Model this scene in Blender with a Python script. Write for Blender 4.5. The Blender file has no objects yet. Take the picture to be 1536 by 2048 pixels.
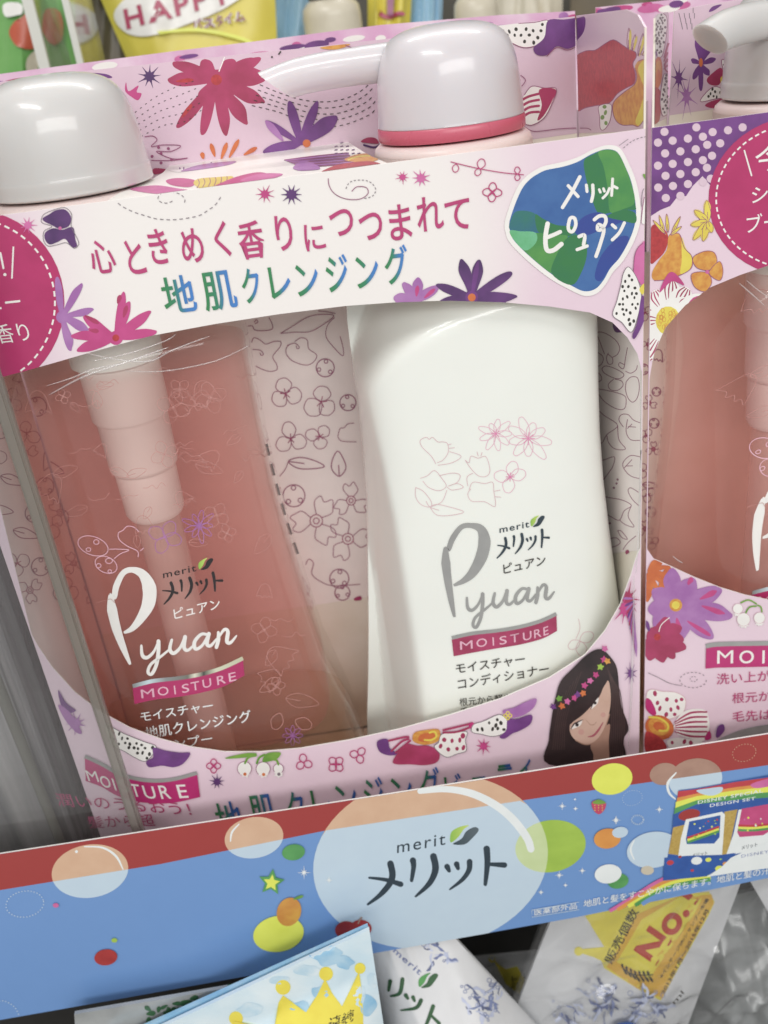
import bpy, bmesh, math, random
from mathutils import Vector, Matrix
from mathutils.bvhtree import BVHTree
from mathutils.geometry import tessellate_polygon, delaunay_2d_cdt

# ------------------------------------------------------------------ camera, lamps, exposure
SC = bpy.context.scene
COL = SC.collection
S = 0.23                      # metres per unit; one unit = camera to carton front
F = 1900.0                    # focal length in photo pixels
FLOOR = -1.03                 # shelf board, in units below the lens

def _axes(vp=(1245.0, 4700.0), yaw=2.0):
    d = Vector((vp[0] - 768, vp[1] - 1024, F)).normalized()
    h = Vector((0, 0, 1)) - d * d.z
    h.normalize()
    r = d.cross(h)
    a = math.radians(yaw)
    y = h * math.cos(a) - r * math.sin(a)
    x = r * math.cos(a) + h * math.sin(a)
    return x, y, -d
AX, AY, AZ = _axes()
def W(x, y, z):               # units (lens at the origin, y away from it) -> metres, shelf board at z = 0
    return Vector((x * S, (y - 1) * S, (z - FLOOR) * S))
CAMP = W(0, 0, 0)
def ray(px, py):
    c = Vector((px - 768, py - 1024, F))
    return Vector((AX.dot(c), AY.dot(c), AZ.dot(c)))

cam_d = bpy.data.cameras.new('camera')
cam = bpy.data.objects.new('camera', cam_d)
COL.objects.link(cam)
cr = Vector((AX.x, AY.x, AZ.x)); cu = -Vector((AX.y, AY.y, AZ.y)); cb = -Vector((AX.z, AY.z, AZ.z))
m = Matrix((cr, cu, cb)).transposed().to_4x4()
m.translation = CAMP
cam.matrix_world = m
cam_d.sensor_width = 36; cam_d.lens = F / 2048 * 36
cam_d.clip_start = 0.01; cam_d.clip_end = 50
cam_d.dof.use_dof = True; cam_d.dof.focus_distance = 1.07 * S; cam_d.dof.aperture_fstop = 18
SC.camera = cam

wd = bpy.data.worlds.new('World'); SC.world = wd; wd.use_nodes = True
wd.node_tree.nodes['Background'].inputs[0].default_value = (1.0, 0.98, 0.96, 1)
wd.node_tree.nodes['Background'].inputs[1].default_value = 0.60
def area_lamp(name, loc, sx, sy, power, col=(1, .985, .96)):
    l = bpy.data.lights.new(name, 'AREA'); l.shape = 'RECTANGLE'; l.size = sx; l.size_y = sy
    l.energy = power; l.color = col
    o = bpy.data.objects.new(name, l); COL.objects.link(o); o.location = loc
    o.rotation_euler = (Vector((0, 0, .1)) - Vector(loc)).to_track_quat('-Z', 'Y').to_euler()
    return o
area_lamp('fluorescent_or_fill', (-.55, -.78, 1.25), .75, .026, 3.6)
area_lamp('fluorescent_or_fill', (-.55, -.66, 1.27), .75, .026, 3.6)
area_lamp('fluorescent_or_fill', (.35, -2.1, 1.10), 2.4, .5, 25)  # broad low fill added in front to light the carton interior
area_lamp('fluorescent_or_fill', (.1, .55, 1.25), 1.2, .1, 6)
SC.view_settings.view_transform = 'Standard'; SC.view_settings.look = 'None'
SC.view_settings.exposure = -.05; SC.view_settings.gamma = 1; SC.view_settings.use_curve_mapping = False
SC.cycles.use_denoising = True
SC.cycles.max_bounces = 10; SC.cycles.transparent_max_bounces = 24
SC.cycles.diffuse_bounces = 4; SC.cycles.glossy_bounces = 4
SC.cycles.caustics_reflective = False; SC.cycles.caustics_refractive = False

# ------------------------------------------------------------------ materials
def lin(h):
    h = h.lstrip('#')
    out = []
    for i in (0, 2, 4):
        c = int(h[i:i + 2], 16) / 255
        out.append(c / 12.92 if c <= .04045 else ((c + .055) / 1.055) ** 2.4)
    return tuple(out) + (1,)
MATS = {}
def principled(name):
    mt = bpy.data.materials.new(name); mt.use_nodes = True
    nt = mt.node_tree
    return mt, nt, nt.nodes['Principled BSDF']
def noise_mix(nt, c1, c2, scale, detail=3, lo=.35, hi=.65, distort=0):
    tc = nt.nodes.new('ShaderNodeTexCoord'); n = nt.nodes.new('ShaderNodeTexNoise')
    n.inputs['Scale'].default_value = scale; n.inputs['Detail'].default_value = detail
    n.inputs['Distortion'].default_value = distort
    nt.links.new(tc.outputs['Object'], n.inputs['Vector'])
    r = nt.nodes.new('ShaderNodeValToRGB'); r.color_ramp.elements[0].position = lo; r.color_ramp.elements[1].position = hi
    r.color_ramp.elements[0].color = c1; r.color_ramp.elements[1].color = c2
    nt.links.new(n.outputs['Fac'], r.inputs['Fac'])
    return r.outputs['Color'], n
def mute(c, s=.89, v=.95):
    g = .3 * c[0] + .55 * c[1] + .15 * c[2]
    return tuple((g + (x - g) * s) * v for x in c[:3]) + (1,)
def ink(name, h1, h2=None, scale=180, rough=.38, coat=.25, lo=.35, hi=.65, detail=4):
    if name in MATS: return MATS[name]
    mt, nt, b = principled(name)
    h2 = h2 or h1
    c1 = lin(h1); c2 = lin(h2)
    c1 = mute(c1); c2 = mute(c2)
    col, _ = noise_mix(nt, c1, c2, scale, detail, lo, hi)
    nt.links.new(col, b.inputs['Base Color'])
    b.inputs['Roughness'].default_value = rough; b.inputs['Coat Weight'].default_value = coat; b.inputs['Coat Roughness'].default_value = .22
    MATS[name] = mt
    return mt
def fiber_card(name, h, rough=.4, coat=.2, h2=None, bump=.12):
    mt, nt, b = principled(name)
    c = lin(h); c2 = lin(h2) if h2 else tuple(v * .93 for v in c[:3]) + (1,)
    col, n = noise_mix(nt, c, c2, 60, 5)
    nt.links.new(col, b.inputs['Base Color'])
    n2 = nt.nodes.new('ShaderNodeTexNoise'); n2.inputs['Scale'].default_value = 900; n2.inputs['Detail'].default_value = 3
    tc = nt.nodes.new('ShaderNodeTexCoord'); nt.links.new(tc.outputs['Object'], n2.inputs['Vector'])
    bp = nt.nodes.new('ShaderNodeBump'); bp.inputs['Strength'].default_value = bump; bp.inputs['Distance'].default_value = .0002
    nt.links.new(n2.outputs['Fac'], bp.inputs['Height']); nt.links.new(bp.outputs['Normal'], b.inputs['Normal'])
    b.inputs['Roughness'].default_value = rough; b.inputs['Coat Weight'].default_value = coat; b.inputs['Coat Roughness'].default_value = .25
    MATS[name] = mt
    return mt
def plastic(name, h, rough=.25, sss=.0, coat=0, h2=None, croug=.08):
    mt, nt, b = principled(name)
    col, n = noise_mix(nt, lin(h), lin(h2) if h2 else tuple(v * .96 for v in lin(h)[:3]) + (1,), 25, 3)
    nt.links.new(col, b.inputs['Base Color'])
    n2 = nt.nodes.new('ShaderNodeTexNoise'); n2.inputs['Scale'].default_value = 400
    tc = nt.nodes.new('ShaderNodeTexCoord'); nt.links.new(tc.outputs['Object'], n2.inputs['Vector'])
    mr = nt.nodes.new('ShaderNodeMapRange'); mr.inputs['To Min'].default_value = rough * .85; mr.inputs['To Max'].default_value = rough * 1.2
    nt.links.new(n2.outputs['Fac'], mr.inputs['Value']); nt.links.new(mr.outputs['Result'], b.inputs['Roughness'])
    b.inputs['Coat Weight'].default_value = coat; b.inputs['Coat Roughness'].default_value = croug
    if sss:
        b.inputs['Subsurface Weight'].default_value = sss; b.inputs['Subsurface Scale'].default_value = .004
        b.inputs['Subsurface Radius'].default_value = (1, .8, .7)
    MATS[name] = mt
    return mt
def clear(name, tint, milky=0.0, milk_hex='#ffffff', rough=.06, ior=1.45, wave=0, spec=1.0, absorb=None, wscale=45):
    """clear plastic or liquid: light passes through tinted, the skin reflects by its Fresnel term, a little scatters"""
    mt = bpy.data.materials.new(name); mt.use_nodes = True; nt = mt.node_tree
    for n in list(nt.nodes): nt.nodes.remove(n)
    out = nt.nodes.new('ShaderNodeOutputMaterial')
    tr = nt.nodes.new('ShaderNodeBsdfTransparent')
    tc = nt.nodes.new('ShaderNodeTexCoord'); nz = nt.nodes.new('ShaderNodeTexNoise'); nz.inputs['Scale'].default_value = 35
    nt.links.new(tc.outputs['Object'], nz.inputs['Vector'])
    mx = nt.nodes.new('ShaderNodeMix'); mx.data_type = 'RGBA'
    mx.inputs['A'].default_value = tuple(tint) + (1,); mx.inputs['B'].default_value = tuple(min(1, v * 1.06) for v in tint) + (1,)
    nt.links.new(nz.outputs['Fac'], mx.inputs['Factor']); nt.links.new(mx.outputs['Result'], tr.inputs['Color'])
    gl = nt.nodes.new('ShaderNodeBsdfGlossy'); gl.inputs['Roughness'].default_value = rough
    gl.inputs['Color'].default_value = (spec, spec, spec, 1)
    fr = nt.nodes.new('ShaderNodeFresnel')
    ge = nt.nodes.new('ShaderNodeNewGeometry'); io = nt.nodes.new('ShaderNodeMapRange')   # thin skin: both sides reflect alike
    io.inputs['To Min'].default_value = ior; io.inputs['To Max'].default_value = 1 / ior
    nt.links.new(ge.outputs['Backfacing'], io.inputs['Value']); nt.links.new(io.outputs['Result'], fr.inputs['IOR'])
    if wave:
        bp = nt.nodes.new('ShaderNodeBump'); bp.inputs['Strength'].default_value = wave; bp.inputs['Distance'].default_value = .004
        n3 = nt.nodes.new('ShaderNodeTexNoise'); n3.inputs['Scale'].default_value = wscale; n3.inputs['Detail'].default_value = 2; n3.inputs['Distortion'].default_value = 1.6
        nt.links.new(tc.outputs['Object'], n3.inputs['Vector']); nt.links.new(n3.outputs['Fac'], bp.inputs['Height'])
        nt.links.new(bp.outputs['Normal'], gl.inputs['Normal']); nt.links.new(bp.outputs['Normal'], fr.inputs['Normal'])
    a = tr
    if milky:
        df = nt.nodes.new('ShaderNodeBsdfDiffuse'); df.inputs['Color'].default_value = lin(milk_hex)
        tl = nt.nodes.new('ShaderNodeBsdfTranslucent'); tl.inputs['Color'].default_value = lin(milk_hex)
        ad = nt.nodes.new('ShaderNodeMixShader'); ad.inputs[0].default_value = .5
        nt.links.new(df.outputs[0], ad.inputs[1]); nt.links.new(tl.outputs[0], ad.inputs[2])
        ms = nt.nodes.new('ShaderNodeMixShader'); ms.inputs[0].default_value = milky
        nt.links.new(tr.outputs[0], ms.inputs[1]); nt.links.new(ad.outputs[0], ms.inputs[2]); a = ms
    mf = nt.nodes.new('ShaderNodeMixShader'); nt.links.new(fr.outputs[0], mf.inputs[0])
    nt.links.new(a.outputs[0], mf.inputs[1]); nt.links.new(gl.outputs[0], mf.inputs[2])
    nt.links.new(mf.outputs[0], out.inputs['Surface'])
    if absorb:
        va = nt.nodes.new('ShaderNodeVolumeAbsorption'); va.inputs['Color'].default_value = tuple(absorb[1]) + (1,); va.inputs['Density'].default_value = absorb[0]
        nt.links.new(va.outputs[0], out.inputs['Volume'])
    MATS[name] = mt
    return mt
def uv_ramp(name, stops, axis=0, rough=.38):
    """print whose colour runs across each printed shape (UV layer 'art' holds 0..1 across the shape)"""
    mt, nt, b = principled(name)
    uv = nt.nodes.new('ShaderNodeUVMap'); uv.uv_map = 'art'
    sp = nt.nodes.new('ShaderNodeSeparateXYZ'); nt.links.new(uv.outputs[0], sp.inputs[0])
    r = nt.nodes.new('ShaderNodeValToRGB'); e = r.color_ramp.elements
    while len(e) < len(stops): e.new(.5)
    for k, (p, h) in enumerate(stops): e[k].position = p; e[k].color = mute(lin(h), .88, .95)
    nt.links.new(sp.outputs[axis], r.inputs['Fac']); nt.links.new(r.outputs['Color'], b.inputs['Base Color'])
    b.inputs['Roughness'].default_value = rough; b.inputs['Coat Weight'].default_value = .2
    MATS[name] = mt
    return mt

# ------------------------------------------------------------------ scene graph helpers
def props(o, label=None, cat=None, group=None, kind=None):
    if label: o['label'] = label
    if cat: o['category'] = cat
    if group: o['group'] = group
    if kind: o['kind'] = kind
    return o
def thing(name, label, cat, loc, group=None):
    o = bpy.data.objects.new(name, None); COL.objects.link(o)
    o.location = loc; o.empty_display_size = .02
    return props(o, label, cat, group)
def link(name, bm, mats, parent=None, smooth=True, angle=40):
    me = bpy.data.meshes.new(name)
    o = bpy.data.objects.new(name, me); COL.objects.link(o)
    org = Vector((0, 0, 0))
    if parent:
        o.parent = parent
        p = parent; 
        while p: org += p.location; p = p.parent
    bmesh.ops.translate(bm, verts=bm.verts, vec=-org)
    bm.to_mesh(me); bm.free()
    for mt in mats: me.materials.append(MATS[mt] if isinstance(mt, str) else mt)
    if smooth:
        for p in me.polygons: p.use_smooth = True
        try: me.set_sharp_from_angle(angle=math.radians(angle))
        except Exception: pass
    return o

# ------------------------------------------------------------------ surfaces the prints are laid on
class Plane:
    def __init__(s, o, n, ex):
        s.o = o; s.n = n.normalized(); s.ex = ex.normalized(); s.ey = s.n.cross(s.ex).normalized()
    def hit(s, px, py):
        d = ray(px, py)
        return CAMP + d * ((s.o - CAMP).dot(s.n) / d.dot(s.n)), s.n
    def uv(s, p): v = p - s.o; return Vector((v.dot(s.ex), v.dot(s.ey)))
    def at(s, u, v, off=0): return s.o + s.ex * u + s.ey * v + s.n * off
    def pxuv(s, pts): return [s.uv(s.hit(*p)[0]) for p in pts]
class Skin:
    def __init__(s, bm):
        s.t = BVHTree.FromBMesh(bm)
    def hit(s, px, py):
        d = ray(px, py).normalized()
        loc, n, i, _ = s.t.ray_cast(CAMP, d)
        if loc is None: return None, None
        return loc, (n if n.dot(d) < 0 else -n)
def frontal(depth): return Plane(W(0, depth, 0), Vector((0, -1, 0)), Vector((1, 0, 0)))

def catmull(pts, closed=False, n=5):
    P = [Vector(p).to_2d() for p in pts]; N = len(P); out = []
    if N < 3: return P
    rng = range(N) if closed else range(N - 1)
    for i in rng:
        if closed: a, b, c, d = P[i - 1], P[i], P[(i + 1) % N], P[(i + 2) % N]
        else: a, b, c, d = P[max(i - 1, 0)], P[i], P[i + 1], P[min(i + 2, N - 1)]
        for k in range(n):
            t = k / n
            out.append(.5 * ((2 * b) + (c - a) * t + (2 * a - 5 * b + 4 * c - d) * t * t + (3 * b - a - 3 * c + d) * t ** 3))
    if not closed: out.append(P[-1])
    return out
def inside(p, poly):
    x, y = p[0], p[1]; r = False; j = len(poly) - 1
    for i in range(len(poly)):
        a = poly[i]; b = poly[j]
        if (a[1] > y) != (b[1] > y) and x < (b[0] - a[0]) * (y - a[1]) / (b[1] - a[1]) + a[0]: r = not r
        j = i
    return r
def Z(x0, y0, s): return lambda *pts: [(x0 + p[0] / s, y0 + p[1] / s) for p in pts]

TEXT = {}
def text_mesh(s, bold=0.0, spacing=1.0):
    if 'M' in s: bold = 0.0
    k = (s, bold, spacing)
    if k in TEXT: return TEXT[k]
    cu = bpy.data.curves.new('lettering', 'FONT'); cu.body = s; cu.size = 1; cu.offset = bold; cu.space_character = spacing
    cu.resolution_u = 4
    o = bpy.data.objects.new('lettering', cu); COL.objects.link(o)
    dg = bpy.context.evaluated_depsgraph_get(); dg.update()
    me = o.evaluated_get(dg).to_mesh()
    vs = [(v.co.x, v.co.y) for v in me.vertices]; fs = [tuple(p.vertices) for p in me.polygons]
    o.evaluated_get(dg).to_mesh_clear()
    bpy.data.objects.remove(o); bpy.data.curves.remove(cu)
    x0 = min(v[0] for v in vs); x1 = max(v[0] for v in vs); y0 = min(v[1] for v in vs); y1 = max(v[1] for v in vs)
    vs = [((v[0] - x0) / max(x1 - x0, 1e-6), (v[1] - y0) / max(y1 - y0, 1e-6)) for v in vs]
    TEXT[k] = (vs, fs)
    return TEXT[k]

class Art:
    """prints laid on one part's own surface; everything ends up in that part's mesh"""
    def __init__(s, bm, surf, mats, clip=None, base=6e-5, inc=1.2e-6):
        s.bm = bm; s.surf = surf; s.mats = mats; s.clip = clip; s.base = base; s.k = 0; s.inc = inc
        s.uvl = bm.loops.layers.uv.get('art') or bm.loops.layers.uv.new('art')
    def mi(s, name):
        if name not in s.mats: s.mats.append(name)
        return s.mats.index(name)
    def ok(s, p):
        if not s.clip: return True
        return inside(p, s.clip[0]) and not any(inside(p, h) for h in s.clip[1:])
    def v(s, p, off):
        h, n = s.surf.hit(p[0], p[1])
        if h is None: return None
        return s.bm.verts.new(h + n * off)
    def emit(s, pts, faces, mat, uvs=None):
        s.k += 1; off = s.base + s.k * s.inc; mi = s.mi(mat)
        vs = [s.v(p, off + i * 1e-9) for i, p in enumerate(pts)]
        if uvs is None:
            x0 = min(p[0] for p in pts); x1 = max(p[0] for p in pts); y0 = min(p[1] for p in pts); y1 = max(p[1] for p in pts)
            uvs = [((p[0] - x0) / max(x1 - x0, 1e-6), (y1 - p[1]) / max(y1 - y0, 1e-6)) for p in pts]
        n = getattr(s.surf, 'n', None)
        for f in faces:
            q = [vs[i] for i in f]
            if any(x is None for x in q) or len(set(q)) < 3: continue
            try: fc = s.bm.faces.new(q)
            except ValueError: continue
            fc.material_index = mi
            for l, i in zip(fc.loops, f): l[s.uvl].uv = uvs[i]
            fc.normal_update()
            if fc.normal.dot(CAMP - fc.calc_center_median()) < 0: fc.normal_flip()
    def poly(s, pts, mat, smooth=True, n=5):
        P = catmull(pts, True, n) if smooth else [Vector(p).to_2d() for p in pts]
        if s.clip:
            if all(s.ok(p) for p in P) : pass
            else:
                loops = [P] + [[Vector(q).to_2d() for q in c] for c in s.clip]
                vs = []; es = []
                for L in loops:
                    b = len(vs); vs += L; es += [(b + i, b + (i + 1) % len(L)) for i in range(len(L))]
                r = delaunay_2d_cdt(vs, es, [], 0, 1e-4)
                fs = []
                for f in r[2]:
                    c = sum((Vector(r[0][i]) for i in f), Vector((0, 0))) / len(f)
                    if inside(c, P) and s.ok(c): fs.append(tuple(f))
                used = sorted({i for f in fs for i in f}); mp = {j: i for i, j in enumerate(used)}
                if used: s.emit([r[0][j] for j in used], [tuple(mp[i] for i in f) for f in fs], mat)
                return
        x0 = min(p.x for p in P); x1 = max(p.x for p in P); y0 = min(p.y for p in P); y1 = max(p.y for p in P)
        if isinstance(s.surf, Skin) and max(x1 - x0, y1 - y0) > 24:      # follow the curved film
            vs = list(P); es = [(i, (i + 1) % len(P)) for i in range(len(P))]; y = y0 + 4
            while y < y1:
                x = x0 + 4
                while x < x1:
                    if inside((x, y), P): vs.append(Vector((x + .01, y + .013)))
                    x += 9
                y += 9
            r = delaunay_2d_cdt(vs, es, [], 0, 1e-4)
            fs = [tuple(f) for f in r[2] if inside(sum((Vector(r[0][i]) for i in f), Vector((0, 0))) / len(f), P)]
            s.emit(list(r[0]), fs, mat); return
        tr = tessellate_polygon([[Vector((p[0], p[1], 0)) for p in P]])
        s.emit(P, tr, mat)
    def stroke(s, pts, w, mat, smooth=True, closed=False, taper=None, n=5, cap=True):
        P = catmull(pts, closed, n) if smooth else [Vector(p).to_2d() for p in pts]
        if closed: P = P + [P[0]]
        N = len(P); L = []; R = []
        for i in range(N):
            a = P[max(i - 1, 0)]; b = P[min(i + 1, N - 1)]
            if closed and i in (0, N - 1): a = P[N - 2]; b = P[1]
            d = b - a
            if d.length < 1e-6: d = Vector((1, 0))
            d.normalize(); t = i / max(N - 1, 1)
            ww = w
            if taper:
                f = t * (len(taper) - 1); j = min(int(f), len(taper) - 2); ww = w * (taper[j] + (taper[j + 1] - taper[j]) * (f - j))
            nn = Vector((-d.y, d.x)) * ww / 2
            L.append(P[i] + nn); R.append(P[i] - nn)
        pts2 = L + R; fs = []
        for i in range(N - 1):
            if s.clip and not (s.ok(P[i]) and s.ok(P[i + 1])): continue
            fs.append((i, i + 1, N + i + 1, N + i))
        if fs: s.emit(pts2, fs, mat)
        if cap and w > 3.5 and not closed:
            w0 = w * (taper[0] if taper else 1); w1 = w * (taper[-1] if taper else 1)
            for q, ww in ((P[0], w0), (P[-1], w1)):
                if ww > 2: s.dot(q, ww / 2, mat)
    def dot(s, c, r, mat, ry=None, rot=0, n=14):
        if s.clip and not s.ok(c): return
        ry = ry or r; ca, sa = math.cos(rot), math.sin(rot)
        P = []
        for i in range(n):
            a = 2 * math.pi * i / n; x = r * math.cos(a); y = ry * math.sin(a)
            P.append((c[0] + x * ca - y * sa, c[1] + x * sa + y * ca))
        if r > 12: s.poly(P, mat, smooth=False)
        else: s.emit(P, [tuple(range(n))], mat)
    def ell(s, c, rx, ry, rot, mat, n=48):
        ca, sa = math.cos(math.radians(rot)), math.sin(math.radians(rot))
        s.poly([(c[0] + rx * math.cos(a) * ca - ry * math.sin(a) * sa, c[1] + rx * math.cos(a) * sa + ry * math.sin(a) * ca)
                for a in [2 * math.pi * i / n for i in range(n)]], mat, smooth=False)
    def dashes(s, pts, w, mat, dash=7, gap=5, closed=False, smooth=True):
        P = catmull(pts, closed, 8) if smooth else [Vector(p).to_2d() for p in pts]
        if closed: P = P + [P[0]]
        acc = 0; cur = [P[0]]; on = True; 
        for i in range(1, len(P)):
            a = P[i - 1]; b = P[i]; L = (b - a).length; pos = 0
            while L - pos > 0:
                need = (dash if on else gap) - acc
                if L - pos >= need:
                    pos += need; q = a + (b - a) * (pos / L); acc = 0
                    if on: cur.append(q); s.stroke(cur, w, mat, smooth=False, cap=False); cur = []
                    else: cur = [q]
                    on = not on
                else:
                    acc += L - pos; pos = L
                    if on: cur.append(b)
    def text(s, body, bl, br, h, mat, bold=0.0, spacing=1.0, lean=None, up=None):
        vs, fs = text_mesh(body, bold, spacing)
        bl = Vector(bl); br = Vector(br)
        if up is None:
            if lean is None: lean = (1245 - bl.x) / (4700 - bl.y)
            up = (-lean, -1)
        U = Vector(up) * h
        s.emit([bl + (br - bl) * v[0] + U * v[1] for v in vs], fs, mat, uvs=[(v[0], v[1]) for v in vs])
    def chars(s, rows, mat, bold=0.0, slope=-.13, shrink=.94):
        for ch, x0, x1, y0, y1 in rows:      # bounding box in the photo
            cx, cy = (x0 + x1) / 2, (y0 + y1) / 2
            lean = (1245 - cx) / (4700 - cy)
            w, h = (x1 - x0), (y1 - y0)
            det = 1 - slope * -lean if False else 1
            w2 = max(w - .45 * abs(lean) * h, w * .6); h2 = max(h - .5 * abs(slope) * w, h * .6)
            ux = Vector((1, slope)) * w2; uy = Vector((-lean, -1)) * h2
            bl = Vector((cx, cy)) - ux / 2 - uy / 2
            s.text(ch, bl, bl + ux, h2, mat, bold, lean=lean)
    # --- recurring printed motifs
    def petal(s, c, tip, w, mat, wob=0.0):
        c = Vector(c); t = Vector(tip); d = t - c; n = Vector((-d.y, d.x)).normalized() * w
        r = lambda: 1 + random.uniform(-wob, wob)
        s.poly([c + n * .15, c + d * .35 + n * .42 * r(), c + d * .7 + n * .5 * r(), c + d * .93 + n * .25 * r(), t, c + d * .93 - n * .25 * r(), c + d * .7 - n * .5 * r(), c + d * .35 - n * .42 * r(), c - n * .15], mat)
    def daisy(s, c, tips, w, mat, heart=None, hr=8):
        for t in tips: s.petal(c, t, w, mat, .25)
        s.dot(c, w * .75, mat)
        if heart: s.dot(c, hr, heart)
    def star(s, c, r, mat, n=9, sq=1.0, inner=.35):
        P = []
        o = random.uniform(0, 6)
        for i in range(2 * n):
            a = o + math.pi * i / n; q = r * random.uniform(.8, 1.1) if i % 2 == 0 else r * inner
            P.append((c[0] + q * math.cos(a), c[1] + q * math.sin(a) * sq))
        s.poly(P, mat, n=3)
    def loop(s, c, ang, L, w, lw, mat):
        a = math.radians(ang); d = Vector((math.cos(a), math.sin(a))); n = Vector((-d.y, d.x)); c = Vector(c)
        s.stroke([c, c + d * L * .45 + n * w * .5, c + d * L * .9 + n * w * .3, c + d * L, c + d * L * .9 - n * w * .3, c + d * L * .45 - n * w * .5], lw, mat, closed=True)
    def loops(s, c, r, k, lw, mat, rot=0, w=.8):
        for i in range(k): s.loop(c, rot + 360 * i / k, r, r * w, lw, mat)
    def ring(s, c, r, lw, mat, ry=None):
        ry = ry or r
        s.stroke([(c[0] + r * math.cos(a), c[1] + ry * math.sin(a)) for a in [2 * math.pi * i / 10 for i in range(10)]], lw, mat, closed=True)
    def pansy(s, c, r, lw, mat, heart, rot=0):
        for i in range(3):
            a = rot + i * 120 + random.uniform(-12, 12); s.loop(c, a, r * random.uniform(.9, 1.15), r * random.uniform(.85, 1.15), lw, mat)
        for i in range(5):
            a = math.radians(rot + 30 + i * 72); s.stroke([c, (c[0] + r * .35 * math.cos(a), c[1] + r * .35 * math.sin(a))], lw, heart, smooth=False)
    def berry(s, c, r, lw, mat):
        s.ring(c, r, lw, mat)
        for a in (30, 150, 270):
            a = math.radians(a + random.uniform(-20, 20)); s.ring((c[0] + r * .72 * math.cos(a), c[1] + r * .72 * math.sin(a)), r * .2, lw * .9, mat)
    def leaf(s, a, b, w, lw, mat):
        a = Vector(a); b = Vector(b); d = b - a; n = Vector((-d.y, d.x)).normalized() * w
        s.stroke([a, a + d * .3 + n * .5, a + d * .7 + n * .35, b, a + d * .7 - n * .4, a + d * .3 - n * .5], lw, mat, closed=True)
        s.stroke([a, a + d * .45], lw, mat, smooth=False)
    def wavy(s, c, r, lw, mat, heart, rot=0):
        for i in range(3):
            a0 = math.radians(rot + i * 120); pts = []
            for j, (q, da) in enumerate([(.25, -.5), (.8, -.62), (1.05, -.35), (.85, -.12), (1.1, .12), (.9, .35), (.7, .6), (.25, .5)]):
                pts.append((c[0] + r * q * math.cos(a0 + da), c[1] + r * q * math.sin(a0 + da)))
            s.stroke(pts, lw, mat)
        s.ring(c, r * .26, lw, heart); s.ring(c, r * .12, lw, heart)
    def bell(s, c, r, lw, mat, rot=0):
        ca, sa = math.cos(math.radians(rot)), math.sin(math.radians(rot))
        q = [(-.9, .75), (-.75, .2), (-.4, -.6), (.1, -.75), (.5, -.45), (.75, .2), (.95, .8), (.55, .6), (.35, .85), (.05, .6), (-.2, .88), (-.45, .62), (-.9, .75)]
        s.stroke([(c[0] + r * (x * ca - y * sa), c[1] + r * (x * sa + y * ca)) for x, y in q], lw, mat)
    def dotted(s, pts, mat, spot, outline, step, sr, jit=.25):
        s.poly(pts, mat)
        P = catmull(pts, True, 5)
        if outline: s.stroke(pts, 1.4, outline, closed=True)
        x0 = min(p[0] for p in P); x1 = max(p[0] for p in P); y0 = min(p[1] for p in P); y1 = max(p[1] for p in P)
        y = y0 + step * .5; row = 0
        while y < y1:
            x = x0 + step * (.3 if row % 2 else .8)
            while x < x1:
                q = (x + random.uniform(-jit, jit) * step, y + random.uniform(-jit, jit) * step)
                if inside(q, P) and all(inside((q[0] + a * sr * 1.3, q[1] + b * sr * 1.3), P) for a, b in ((1, 0), (-1, 0), (0, 1), (0, -1))):
                    s.dot(q, sr * random.uniform(.7, 1.1), spot, ry=sr * random.uniform(.9, 1.5), rot=random.uniform(-.4, .4), n=8)
                x += step
            y += step * .85; row += 1

def slab(bm, plane, outer, holes, thick, mats=(0, 0, 0)):
    """a card cut to an outline (2D on the plane) with holes, given its real thickness backwards; mats: face, back, cut edge"""
    loops = [outer] + list(holes)
    vs = [v for L in loops for v in L]; es = []; b = 0
    for L in loops:
        es += [(b + i, b + (i + 1) % len(L)) for i in range(len(L))]; b += len(L)
    r = delaunay_2d_cdt([Vector(v) for v in vs], es, [], 0, 1e-7)
    front = [bm.verts.new(plane.at(p[0], p[1])) for p in r[0]]
    back = [bm.verts.new(plane.at(p[0], p[1], -thick)) for p in r[0]]
    cnt = {}; umn = min(p[0] for p in outer); umx = max(p[0] for p in outer)
    keep = []
    for f in r[2]:
        c = sum((Vector(r[0][i]) for i in f), Vector((0, 0))) / len(f)
        if inside(c, outer) and not any(inside(c, h) for h in holes): keep.append(f)
    for f in keep:
        a = bm.faces.new([front[i] for i in f]); a.material_index = mats[0]
        c = bm.faces.new([back[i] for i in reversed(f)]); c.material_index = mats[1]
        for i in range(len(f)):
            e = (f[i], f[(i + 1) % len(f)]); cnt[e] = 1
    for (i, j) in cnt:
        if (j, i) not in cnt:
            q = bm.faces.new([front[j], front[i], back[i], back[j]]); q.material_index = mats[2]
            if all(abs(r[0][k][0] - umn) < 1e-6 for k in (i, j)) or all(abs(r[0][k][0] - umx) < 1e-6 for k in (i, j)): q.material_index = mats[0]
    for v in front + back:
        if not v.link_faces: bm.verts.remove(v)
    bm.normal_update()
def lathe(bm, c, prof, seg=64, mi=0, ribs=None):
    """c: axis (x, y) in units; prof: (radius, z) in units"""
    rows = []
    for (r, z) in prof:
        row = []
        for i in range(seg):
            a = 2 * math.pi * i / seg
            rr = r
            if ribs and ribs[0] <= z <= ribs[1]: rr = r * (1 + ribs[2] * (1 if i % 2 else -1))
            row.append(bm.verts.new(W(c[0] + rr * math.cos(a), c[1] + rr * math.sin(a), z)))
        rows.append(row)
    for a, b in zip(rows, rows[1:]):
        for i in range(seg):
            f = bm.faces.new((a[i], a[(i + 1) % seg], b[(i + 1) % seg], b[i])); f.material_index = mi
    for row in (rows[0], rows[-1]):
        try: bm.faces.new(row).material_index = mi
        except ValueError: pass
    bmesh.ops.recalc_face_normals(bm, faces=bm.faces)
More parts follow.
